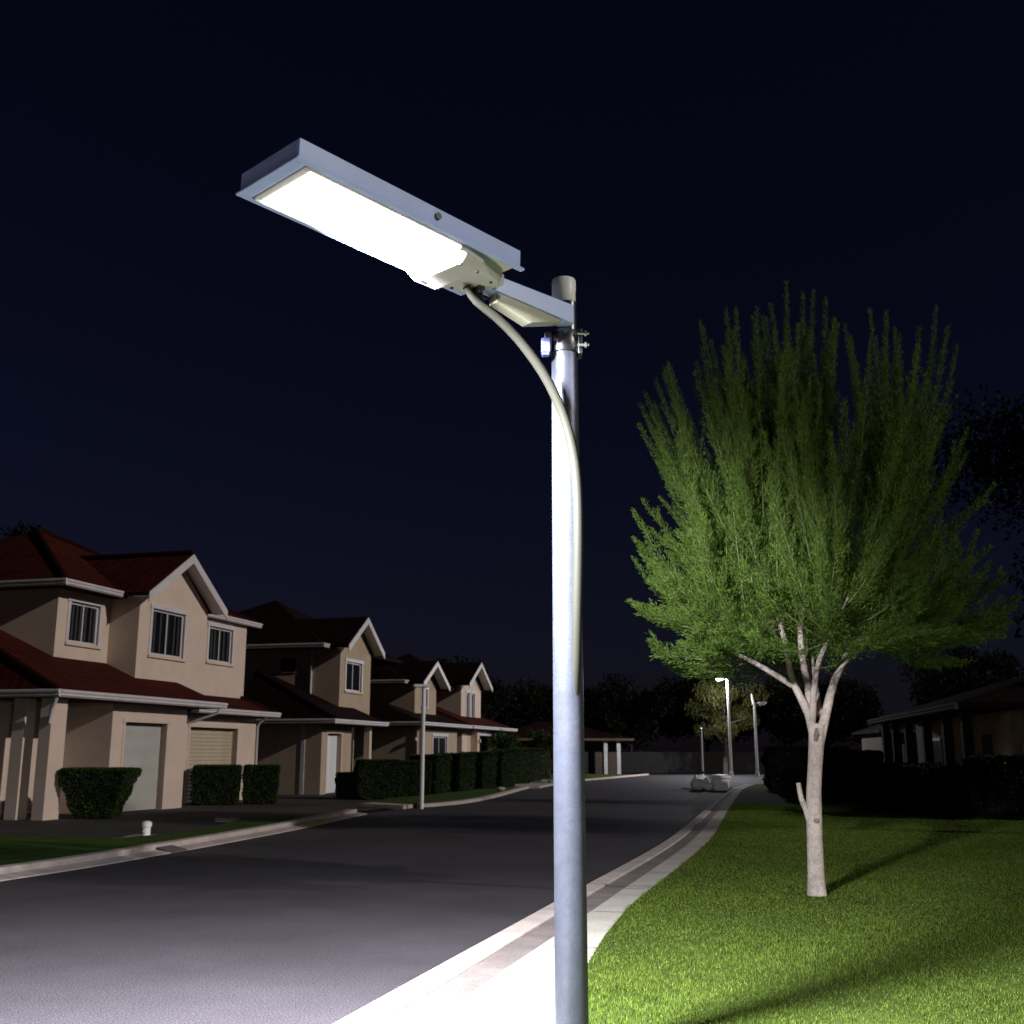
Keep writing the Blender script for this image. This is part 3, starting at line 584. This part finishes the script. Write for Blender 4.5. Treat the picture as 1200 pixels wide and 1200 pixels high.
# ------------------------------------------------------------------ far lamps
def far_lamp(loc, hgt, r, label, head, lit, arm=-1.0, group='street lamps'):
    o = empty('street_lamp', loc, 0, label, 'street lamp', group)
    MB().tube([(0, 0, 0), (0, 0, 0.3), (0, 0, 0.31), (0, 0, hgt)], [r * 1.6, r * 1.5, r * 1.1, r * 0.8], 14).build('pole', M['galv'], o, smooth=True)
    MB().tube([(0, 0, hgt - 0.1), (arm * 0.15, 0, hgt + 0.02), (arm * 0.5, 0, hgt + 0.05)], [r * .6, r * .5, r * .5], 8).build('arm', M['galv'], o, smooth=True)
    hd = MB().loft([[(arm * x, -w_, hgt + 0.0), (arm * x, w_, hgt + 0.0), (arm * x, w_ * 0.7, hgt + 0.1), (arm * x, -w_ * 0.7, hgt + 0.1)] for x, w_ in ((0.2, .08), (0.35, .16), (0.75, .15), (0.85, .08))]).build('lamp_head', M['galv'], o, bevel=0.01)
    MB().loft([[(arm * x, -w_, hgt - z_), (arm * x, w_, hgt - z_), (arm * x, w_, hgt - 0.002), (arm * x, -w_, hgt - 0.002)] for x, w_, z_ in ((0.3, .1, .05), (0.4, .14, .12), (0.65, .14, .12), (0.78, .1, .05))]).build('lens', M['far_led'] if lit else M['white'], hd)
    if lit: lampl('lamp_light', 'POINT', hd, (arm * 0.55, 0, hgt - 0.25), lit, (0.93, 0.95, 1.0), 0.1)
    return o
far_lamp((15.04, 77, 0), 6.65, 0.10, 'distant street lamp with a glowing white head, at the end of the kerb', 1, 3600)
fl = far_lamp((16.9, 77.3, 0), 4.95, 0.10, 'distant pale street lamp with dim small head, right of the glowing one', 1, 0, 1.0)
MB().tube([(-0.05, 0, 4.9), (-0.12, 0, 5.35), (-0.16, 0, 5.6)], [0.1, 0.07, 0.03], 8).build('top_spike', M['white'], fl)
o = empty('pole', (12.9, 76, 0), 0, 'thin plain grey pole standing left of the glowing distant lamp', 'pole'); 
MB().tube([(0, 0, 0), (0, 0, 0.2), (0, 0, 3.2)], [.12, .09, .07], 10).build('shaft', M['galv'], o); MB().tube([(0, 0, 3.2), (0, 0, 3.27)], [.09, .04], 10).build('finial', M['galv'], o)
o = empty('street_lamp', (-2.63, 32.9, 0.0), R(10), 'slim white unlit lamp post on the left verge with flat top head', 'street lamp', 'street lamps')
MB().tube([(0, 0, 0), (0, 0, 0.5), (0, 0, 3.55)], [.055, .06, .062], 14).build('pole', M['cap'], o, smooth=True)
MB().box(-0.30, 0.16, -0.1, 0.1, 3.5, 3.585).build('lamp_head', M['cap'], o, bevel=0.02)

# ------------------------------------------------------------------ pale tree
TX, TY = 3.35, 12.62
tree = empty('tree', (TX, TY, 0.07), 0, 'vase-shaped tree with pale forked trunk and feathery green crown, alone on the lawn', 'tree')
rng = np.random.default_rng(7)
mb = MB()
def limb(pts, rads, seg=14):
    l = smoothline(pts, 0.16); n = len(l); rr = np.interp(np.linspace(0, 1, n), np.linspace(0, 1, len(rads)), rads)
    jit = rng.normal(size=n) * 0.02; rr = rr * (1 + jit); mb.tube([tuple(p) for p in l], list(rr), seg)
limb([(0, 0, -0.1), (0.0, 0, 0.12), (0.01, 0, 0.6), (0.03, 0, 1.1), (0.075, 0.0, 1.5), (0.11, 0, 1.85)], [.12, .093, .088, .084, .08, .09], 20)
limb([(0.08, 0, 1.6), (0.02, -0.02, 1.95), (-0.14, -0.04, 2.3), (-0.20, -0.06, 2.6), (-0.28, -0.1, 3.0), (-0.5, -0.2, 3.6)], [.058, .046, .037, .03, .023, .014])
limb([(0.11, 0, 1.6), (0.22, 0.02, 1.95), (0.36, 0.05, 2.35), (0.55, 0.1, 2.62), (0.85, 0.15, 2.85), (1.5, 0.2, 3.1)], [.062, .05, .041, .032, .022, .011])
limb([(0.50, 0.09, 2.58), (0.66, 0.1, 2.85), (0.85, 0.05, 3.3), (1.0, 0, 4.0)], [.045, .035, .025, .012])
limb([(0.04, 0.02, 1.95), (0.06, 0.1, 2.3), (0.02, 0.15, 2.65), (0.05, 0.2, 3.3), (0.1, 0.2, 4.4)], [.045, .036, .03, .024, .01])
limb([(-0.16, -0.04, 2.28), (-0.45, -0.1, 2.45), (-0.8, -0.2, 2.62), (-1.3, -0.3, 2.8)], [.036, .028, .02, .009])
limb([(-0.24, -0.08, 2.7), (-0.5, -0.2, 2.78), (-0.75, -0.3, 3.0), (-1.2, -0.5, 3.4)], [.022, .017, .014, .008], 10)
limb([(0.05, -0.02, 1.85), (0.05, -0.3, 2.4), (0.1, -0.7, 2.75), (0.15, -1.3, 3.1)], [.04, .03, .02, .01], 10)
limb([(0.15, 0.05, 1.95), (0.2, 0.4, 2.5), (0.3, 0.9, 2.9), (0.4, 1.6, 3.2)], [.05, .04, .03, .01], 10)
limb([(-0.01, 0, 0.72), (-0.07, 0, 0.92), (-0.11, 0.01, 1.02), (-0.135, 0.01, 1.2)], [.05, .036, .03, .027], 12)
trunk = mb.build('trunk', M['bark'], tree, smooth=True)
MB().tube([(0.02, -0.078, 0.80), (0.02, -0.09, 0.805)], [.035, .03], 10).build('bark_scar', M['scar'], trunk)
MB().tube([(0.06, -0.085, 1.66), (0.07, -0.095, 1.73), (0.08, -0.085, 1.8)], [.02, .03, .015], 10).build('bark_scar', M['scar'], trunk)
# crown: plumes of fine leaves on curving shoots
C0 = np.array([0.14, 0.0, 2.72]); LV = []; tw = MB()
NP = 380
HUB = np.array([(-.28, -.1, 2.95), (-.45, -.18, 3.45), (-.8, -.2, 2.62), (-1.15, -.28, 2.76), (1.2, .18, 3.0), (.85, .15, 2.85), (.66, .1, 2.85), (.9, .03, 3.6), (.04, .2, 3.0), (.08, .2, 3.8),
                (-.6, -.25, 2.85), (-1.1, -.45, 3.3), (.1, -.7, 2.75), (.14, -1.15, 3.02), (.3, .9, 2.9), (.38, 1.4, 3.1), (.22, .45, 2.55), (-.24, -.08, 2.72)])
for k in range(NP):
    az = rng.uniform(0, 2 * math.pi)
    u = (k + 0.5) / NP; el = math.radians(-10 + 98 * (u ** 0.95)) if k % 5 else math.radians(rng.uniform(50, 88))
    if k % 3 == 0: az = rng.choice([0, math.pi]) + rng.normal() * 0.5   # keep the outline full
    c, s = math.cos(el), math.sin(el)
    H_, V_ = 2.16, 4.05
    if s > 0: rad = 1 / ((abs(c) / H_) ** 3.4 + (s / V_) ** 3.4) ** (1 / 3.4)
    else: rad = 2.0
    rad *= rng.uniform(0.70, 1.03) if k % 4 else rng.uniform(0.4, 0.75)
    tip = C0 + rad * np.array([c * math.cos(az), c * math.sin(az), s])
    tip[2] += 0.25 * rng.uniform(0, 1)
    hor = np.array([math.cos(az), math.sin(az), 0])
    q_ = np.linalg.norm((HUB - C0) * [1, 1, .6] - 0.42 * (tip - C0) * [1, 1, .35], axis=1) + rng.random(len(HUB)) * 0.25
    st = HUB[np.argmin(q_)] + rng.normal(size=3) * 0.03
    m1 = st + (tip - st) * 0.45 + hor * 0.10 * rad * c - np.array([0, 0, 0.07 * rad * (0.4 + c)])
    m1 += rng.normal(size=3) * 0.08
    n = int(800 + 560 * rad / 4)
    start = 0.10
    t = start + (1 - start) * rng.random(n) ** 1.05
    P = (1 - t)[:, None] ** 2 * st + 2 * ((1 - t) * t)[:, None] * m1 + (t ** 2)[:, None] * tip
    T = nrm(2 * (1 - t)[:, None] * (m1 - st) + 2 * t[:, None] * (tip - m1)) + np.array([0, 0, 0.25])
    T = nrm(T)
    prad = ((0.22 - 0.09 * max(s, 0)) * (1 - t) ** 0.9 + 0.010)[:, None] * rng.uniform(0.15, 1, (n, 1))
    off = nrm(rng.normal(size=(n, 3))); off = nrm(off - T * np.sum(off * T, 1)[:, None])
    D = nrm(T * 1.0 + off * rng.uniform(0.2, 0.9, (n, 1)) + rng.normal(size=(n, 3)) * 0.18)
    # leaves sit on little side shoots: quantise along the plume so that tufts appear
    LV.append(leaves(P + off * prad + T * prad * 0.8, D, rng.uniform(0.028, 0.065, n), rng.uniform(0.005, 0.0105, n), rng))
    tt = np.linspace(0.05, 0.97, 12)[:, None]; pp = (1 - tt) ** 2 * st + 2 * (1 - tt) * tt * m1 + tt ** 2 * tip
    tw.tube([tuple(p) for p in pp], list(np.linspace(0.010, 0.0015, 12)), 5)
    for q in range(7):
        tq = rng.uniform(0.25, 0.85); p0 = (1 - tq) ** 2 * st + 2 * (1 - tq) * tq * m1 + tq ** 2 * tip
        Tq = nrm((2 * (1 - tq) * (m1 - st) + 2 * tq * (tip - m1))[None])[0]; sd_ = nrm(rng.normal(size=(1, 3)))[0]
        p1 = p0 + (Tq * 0.85 + sd_ * 0.5 + np.array([0, 0, .25])) * (0.42 * (1 - tq) + 0.12)
        tw.tube([tuple(p0), tuple(p1)], [0.004, 0.0015], 4)
        m_ = 70; t2 = rng.random(m_)[:, None]; Pq = p0 + (p1 - p0) * t2
        dq = nrm((p1 - p0)[None]); LV.append(leaves(Pq + rng.normal(size=(m_, 3)) * 0.012, dq + rng.normal(size=(m_, 3)) * 0.45, rng.uniform(0.03, 0.07, m_), rng.uniform(0.006, 0.011, m_), rng))
LV = np.concatenate(LV)
quads('crown', LV, M['leaf'], tree)
tw.build('twigs', M['twig'], tree, fix=False)
print('leaves', len(LV))

# ------------------------------------------------------------------ grass blades near the camera
def blades(name, n, sel_fn, xr, yr, hlo, hhi, z, m, seed, label):
    r = np.random.default_rng(seed)
    x = r.uniform(*xr, n); y = yr[0] + (yr[1] - yr[0]) * r.random(n) ** 2.0
    k = sel_fn(x, y); x = x[k]; y = y[k]; n = len(x); h_ = r.uniform(hlo, hhi, n) * (1 + 0.35 * np.sin(x * 2.1) * np.sin(y * 1.7 + x)) ; a_ = r.uniform(0, 2 * math.pi, n); wd = r.uniform(.0016, .0034, n) * (0.5 + y / 8)
    P = np.stack([x, y, np.full(n, z)], 1); S = np.stack([np.cos(a_), np.sin(a_), np.zeros(n)], 1) * wd[:, None]
    ln = r.normal(size=(n, 2)) * 0.35; T = P + np.stack([ln[:, 0] * h_, ln[:, 1] * h_, h_], 1)
    o = quads(name, np.stack([P - S, P + S, T], 1), m, per=3); tag(o, label, 'grass', kind='stuff'); return o
ex, ey = K3[:, 0], K3[:, 1]
def onlawn(x, y): return (x > np.interp(y, ey, ex) - 0.01 + 0.012 * np.sin(y * 5.3)) & (x < 0.62 * y + 1.5) & ((x - TX) ** 2 + (y - TY) ** 2 > 0.02)
blades('grass', 1450000, onlawn, (-0.3, 21), (5.6, 34), 0.012, 0.030, 0.068, M['grass'], 3, 'short mown lawn grass under the street lamp, brightly lit near the camera')

# ------------------------------------------------------------------ hedges and shrubs
def hedge(loc, rz, wd, dp, hh, label, top=1.0, group=None, n=None, m='hedge', name='shrub', cat='shrub', round_=0.08, leaf=0.05):
    o = empty(name, loc, rz, label, cat, group); r = np.random.default_rng(int(abs(loc[0] * 100 + loc[1] * 37)) + 5)
    n = n or int(min(24000, 2600 * (wd * hh * 2 + dp * hh * 2 + wd * dp)))
    # points in shell of a box with tapered base
    f = r.uniform(-1, 1, (n, 3)); ax = r.choice(3, n, p=[dp * hh / (dp * hh + wd * hh + wd * dp), wd * hh / (dp * hh + wd * hh + wd * dp), wd * dp / (dp * hh + wd * hh + wd * dp)])
    sg = r.choice([-1, 1], n); f[np.arange(n), ax] = sg * (1 - np.abs(r.normal(size=n)) * 0.10); f[ax == 2, 2] = np.abs(f[ax == 2, 2])
    f = f / np.maximum(1, (np.abs(f) ** 10).sum(1, keepdims=True) ** (1 / 10) / 1.02)
    zz = (f[:, 2] + 1) / 2; sc = top * (1 - zz) + zz
    bump = 1 + 0.05 * np.sin(f[:, 0] * 9 + r.random()) * np.sin(f[:, 2] * 7 + 2)
    P = np.stack([f[:, 0] * wd / 2 * sc * bump, f[:, 1] * dp / 2 * sc * bump, 0.04 + zz * hh], 1)
    Nn = nrm(f * np.array([1 / wd, 1 / dp, 1 / hh])) + r.normal(size=(n, 3)) * 0.7
    quads('foliage', leaves(P, Nn, r.uniform(leaf * .7, leaf * 1.3, n), r.uniform(leaf * .5, leaf * .8, n), r), M[m], o)
    a_, b_ = wd / 2 * 0.93, dp / 2 * 0.93
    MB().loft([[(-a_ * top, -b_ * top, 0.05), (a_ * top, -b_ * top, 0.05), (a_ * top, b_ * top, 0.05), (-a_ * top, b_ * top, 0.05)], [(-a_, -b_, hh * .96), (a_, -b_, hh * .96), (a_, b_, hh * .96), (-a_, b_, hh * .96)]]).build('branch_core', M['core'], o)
    mbt = MB()
    for q in range(4): mbt.tube([(r.normal() * 0.05, r.normal() * 0.05, -0.02), (r.normal() * 0.15 * wd, r.normal() * 0.1, 0.3)], [0.03, 0.02], 6)
    mbt.build('stem', M['bark_dk'], o)
    return o
G2 = 'clipped shrubs in front of the houses'
hedge((-10.35, 28.2, 0), TH - R(90) + R(20), 1.75, 1.5, 1.16, 'clipped dark shrub tapering to the ground, in front of the nearest garage', 0.52, G2)
hedge((-9.35, 35.6, 0), R(10), 1.45, 1.3, 1.15, 'square clipped shrub left of its twin, before the cream roller door', 0.92, G2)
hedge((-8.1, 36.3, 0), R(10), 1.1, 1.2, 1.15, 'square clipped shrub right of its twin, by the corner pillar of the nearest house', 0.92, G2)
hedge((-5.75, 39.8, 0), R(15), 0.9, 1.0, 0.85, 'low rounded dark shrub beneath the bright white door', 0.9, G2)
hedge((-4.75, 39.6, 0), R(15), 1.5, 1.2, 1.3, 'broad dark shrub right of the white door', 0.95, G2)
hedge((-3.75, 41.8, 0), R(15), 1.35, 1.2, 1.25, 'dark shrub just left of the slim unlit lamp post', 0.95, G2)
sp = [(-2.85, 43.0, 1.1, 1.45, 'first block of the clipped hedge, right of the slim unlit lamp post'), (-2.0, 45.3, 1.3, 1.5, 'second block of the clipped hedge from the slim unlit lamp post'),
      (-1.15, 48.0, 1.3, 1.55, 'third block of the clipped hedge, before the farthest pillared porch'), (-0.35, 50.6, 1.3, 1.6, 'fourth block of the clipped hedge, before the farthest pillared porch'),
      (0.3, 55.0, 2.0, 1.7, 'fifth block of the clipped hedge, behind the bright driveway apron'), (0.95, 59.8, 2.2, 1.75, 'sixth block of the clipped hedge, next to the farthest driveway'), (1.6, 66.5, 2.4, 1.8, 'last block of the clipped hedge, disappearing behind the big silver pole')]
for x, y, wd, hh, lb in sp: hedge((x - 0.35, y + 0.8, 0), R(62), wd, 1.3, hh, lb, 0.93, 'blocks of the clipped hedge on the left', name='hedge', cat='hedge', n=9000, leaf=0.07)
# shrubs in front of right-hand house
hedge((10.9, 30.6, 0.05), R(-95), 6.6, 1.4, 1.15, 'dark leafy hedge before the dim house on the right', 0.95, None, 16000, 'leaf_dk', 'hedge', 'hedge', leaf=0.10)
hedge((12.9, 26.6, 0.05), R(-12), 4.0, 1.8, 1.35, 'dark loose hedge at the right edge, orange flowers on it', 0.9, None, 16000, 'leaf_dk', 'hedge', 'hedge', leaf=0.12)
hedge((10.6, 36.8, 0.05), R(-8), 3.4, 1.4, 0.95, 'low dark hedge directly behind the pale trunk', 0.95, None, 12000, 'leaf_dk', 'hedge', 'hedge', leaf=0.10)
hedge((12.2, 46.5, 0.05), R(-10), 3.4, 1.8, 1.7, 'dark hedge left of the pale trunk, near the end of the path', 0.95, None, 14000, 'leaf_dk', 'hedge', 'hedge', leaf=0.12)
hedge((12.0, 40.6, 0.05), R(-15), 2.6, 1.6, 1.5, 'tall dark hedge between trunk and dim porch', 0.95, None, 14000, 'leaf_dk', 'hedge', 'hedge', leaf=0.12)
r = np.random.default_rng(9); fo = empty('flowering_plant', (12.05, 26.3, 0.07), 0, 'small orange flowering plant at the right edge by the dark hedge', 'plant')
P = r.normal(size=(420, 3)) * [0.24, 0.15, 0.13] + [0, 0, 1.03]; quads('flower', leaves(P, r.normal(size=(420, 3)), r.uniform(.04, .08, 420), r.uniform(.03, .05, 420), r), M['petal'], fo)
P = r.normal(size=(2600, 3)) * [0.28, 0.2, 0.3] + [0, 0, 0.6]; quads('foliage', leaves(P, r.normal(size=(2600, 3)), r.uniform(.05, .12, 2600), r.uniform(.03, .05, 2600), r), M['hedge'], fo)
MB().tube([(0, 0, -0.05), (0.05, 0, 0.8)], [0.03, 0.015], 6).build('stem', M['bark_dk'], fo)

# ------------------------------------------------------------------ background trees
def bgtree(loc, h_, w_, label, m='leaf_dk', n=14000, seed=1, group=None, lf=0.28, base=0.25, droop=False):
    o = empty('tree', loc, 0, label, 'tree', group); r = np.random.default_rng(seed)
    nb = 26; cs = r.normal(size=(nb, 3)); cs = nrm(cs) * r.uniform(0.25, 0.85, (nb, 1)) * [w_ / 2, w_ / 2, h_ * (1 - base) / 2]; cs[:, 2] += h_ * (base + 1) / 2
    rd = r.uniform(0.16, 0.34, nb) * w_ * 0.6; k = r.integers(0, nb, n)
    P = cs[k] + nrm(r.normal(size=(n, 3))) * (rd[k] * r.random(n) ** 0.45)[:, None] * [1, 1, 0.8]
    D = r.normal(size=(n, 3)) + (np.array([0, 0, -2.2]) if droop else np.array([0, 0, 0.3]))
    quads('crown', leaves(P, D, r.uniform(lf * .6, lf * 1.3, n), r.uniform(lf * .25, lf * .5, n) * (0.45 if droop else 1), r), M[m], o)
    mb = MB(); mb.tube([(0, 0, -0.1), (0.05, 0, h_ * .25), (0.1, 0, h_ * .6)], [h_ * .025, h_ * .02, h_ * .01], 8)
    for q in range(6): mb.tube([(0.05, 0, h_ * (.25 + .05 * q)), tuple(cs[q])], [h_ * .011, h_ * .004], 6)
    mb.build('trunk', M['bark_dk'], o, smooth=True); return o
T_ = [((-6, 104, 0), 10.0, 13, 'dark tree silhouette just right of the farthest gable'), ((4, 108, 0), 8.6, 13, 'dark tree silhouette rising directly behind the big silver pole'),
      ((11, 104, 0), 8.0, 11, 'dark tree silhouette right of the big silver pole above the fence'), ((18.5, 106, 0), 8.6, 12, 'dark tree silhouette behind the plain grey pole'), ((28, 102, 0), 9.0, 13, 'dark tree silhouette behind the fork of the pale tree'),
      ((-17, 106, 0), 9.5, 13, 'dark tree silhouette seen over the roof of the farthest gabled house'), ((40, 98, 0), 11, 14, 'dark tree silhouette seen under the right side of the green crown')]
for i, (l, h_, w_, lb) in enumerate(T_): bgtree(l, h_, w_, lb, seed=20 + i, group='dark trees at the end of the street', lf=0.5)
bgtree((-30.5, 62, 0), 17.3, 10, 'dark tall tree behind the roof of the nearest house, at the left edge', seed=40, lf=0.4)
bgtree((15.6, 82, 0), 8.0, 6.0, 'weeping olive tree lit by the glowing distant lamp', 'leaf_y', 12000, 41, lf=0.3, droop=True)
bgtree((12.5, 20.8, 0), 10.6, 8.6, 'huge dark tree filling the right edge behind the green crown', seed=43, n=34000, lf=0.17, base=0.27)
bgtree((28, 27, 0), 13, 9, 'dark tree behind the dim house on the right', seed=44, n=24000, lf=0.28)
bgtree((2.3, 70, 0), 3.6, 3.2, 'small green garden tree behind the last hedge blocks', 'hedge', 6000, 45, lf=0.15)
bgtree((-0.6, 66, 0), 3.4, 3.0, 'small leafy garden tree right of the farthest pillared porch', 'hedge', 6000, 46, lf=0.15)

# ------------------------------------------------------------------ small things
o = empty('fence', (12.4, 88, 0), R(2), 'dark timber paling fence across the far end of the street', 'fence')
mb = MB(); rr = random.Random(3)
x = -4.6
while x < 9: mb.box(x, x + 0.13, 0, 0.02, 0.05, 1.65 + rr.uniform(-.02, .02)); x += 0.145
mb.build('palings', M['fence'], o)
for k in range(7): MB().box(-4.6 + k * 2.25, -4.48 + k * 2.25, 0.03, 0.14, 0, 1.75).build('fence_post', M['fence'], o)
MB().box(-4.6, 9, 0.024, 0.06, 0.4, 0.5).box(-4.6, 9, 0.024, 0.06, 1.3, 1.4).build('rail', M['fence'], o)

o = empty('marker_post', (-7.05, 21.9, 0.0), 0, 'short stubby white post with rounded cap on the left verge', 'post')
MB().tube([(0, 0, 0), (0, 0, 0.05), (0, 0, 0.2), (0, 0, 0.21), (0, 0, 0.28), (0, 0, 0.31)], [.08, .075, .075, .095, .095, .05], 18).build('body', M['cap'], o, smooth=True)
MB().tube([(0, -0.07, 0.13), (0, -0.12, 0.13)], [.03, .03], 10).build('outlet', M['cap'], o)
slab('concrete_pad', [(-7.4, 21.4), (-6.7, 21.3), (-6.6, 22.2), (-7.4, 22.3)], 0.035, M['conc'])

def lump(name, c, rx, ry, rz_, parent, m, seed, p=2.0):
    r = np.random.default_rng(seed); rings = []; ph = r.uniform(0, 6, 6)
    for i in range(1, 10):
        th = math.pi * i / 10; ring = []
        for j in range(18):
            a_ = 2 * math.pi * j / 18; k = 1 + 0.09 * math.sin(3 * a_ + ph[0] + i * .5) + 0.06 * math.sin(5 * a_ + ph[1] - i) + 0.05 * math.sin(7 * a_ + ph[2])
            sx = abs(math.sin(th)) ** (2 / p); ring.append((c[0] + rx * sx * math.cos(a_) * k, c[1] + ry * sx * math.sin(a_) * k, c[2] - rz_ * math.cos(th)))
        rings.append(ring)
    return MB().loft(rings).build(name, m, parent, smooth=True)
BX, BY = 8.55, 49.0
o = empty('plastic_bag', (BX - 0.45, BY, 0), 0, 'crumpled white bag lying left of the white tub at the roadside', 'bag'); b1 = lump('bag_body', (0, 0, 0.26), 0.34, 0.26, 0.27, o, M['bag'], 4); MB().tube([(0.05, 0, 0.5), (0.0, 0, 0.56), (-0.1, -.02, .62)], [.05, .025, .08], 10).build('tied_neck', M['bag'], o, smooth=True)
o = empty('plastic_bag', (BX - 0.28, BY + 0.35, 0), 0, 'greyish bag standing behind the crumpled white bag, tied at its top', 'bag'); lump('bag_body', (0, 0, 0.33), 0.34, 0.26, 0.34, o, M['bag'], 6); MB().tube([(0.05, 0, 0.64), (0.08, 0, 0.70), (0.16, -.02, .78)], [.05, .03, .09], 10).build('tied_neck', M['dark'], o, smooth=True)
o = empty('plastic_bag', (BX - 0.02, BY - 0.12, 0), 0, 'small grey-white bag squeezed between crumpled bag and white tub', 'bag'); lump('bag_body', (0, 0, 0.18), 0.2, 0.2, 0.19, o, M['bag'], 8); MB().tube([(0, 0, 0.34), (0.0, 0, 0.4), (0.05, 0, .44)], [.04, .02, .05], 8).build('tied_neck', M['bag'], o, smooth=True)
o = empty('plastic_tub', (BX + 0.52, BY + 0.02, 0), R(12), 'white plastic tub with rounded overhanging lid by the far path', 'tub')
def rr_ring(a_, b_, z, n=5, rad=0.08):
    pts = []
    for cx, cy, s0 in ((a_ - rad, b_ - rad, 0), (-a_ + rad, b_ - rad, 90), (-a_ + rad, -b_ + rad, 180), (a_ - rad, -b_ + rad, 270)):
        for k in range(n): t = R(s0 + 90 * k / (n - 1)); pts.append((cx + rad * math.cos(t), cy + rad * math.sin(t), z))
    return pts
MB().loft([rr_ring(.30, .24, 0), rr_ring(.33, .26, .05), rr_ring(.36, .29, .5)]).build('body', M['bag'], o, smooth=True)
MB().loft([rr_ring(.40, .33, .5), rr_ring(.42, .35, .53), rr_ring(.41, .34, .6), rr_ring(.3, .24, .66)]).build('lid', M['bag'], o, smooth=True)
MB().box(-0.12, 0.12, -0.31, -0.27, .30, .36).build('handle', M['bag'], o, bevel=0.01)
slab('verge', [(7.9, 49.0), (9.55, 49.4), (10.3, 52.6), (9.3, 53.3), (7.7, 51.2)], 0.03, M['verge'])
for i, (x, y, s_, lb) in enumerate([(-1.85, 47.0, .25, 'pale rock on the verge in front of the clipped hedge'), (-0.45, 46.2, .16, 'smaller pale rock near the road, right of the other rock'), (2.0, 56.6, .2, 'white rock beside the bright driveway apron')]):
    o = lump('rock', (0, 0, s_ * .5), s_ * 1.1, s_ * .8, s_ * .55, None, M['conc'], 30 + i); o.location = (x, y, 0.07); tag(o, lb, 'rock', 'rocks on the left verge')
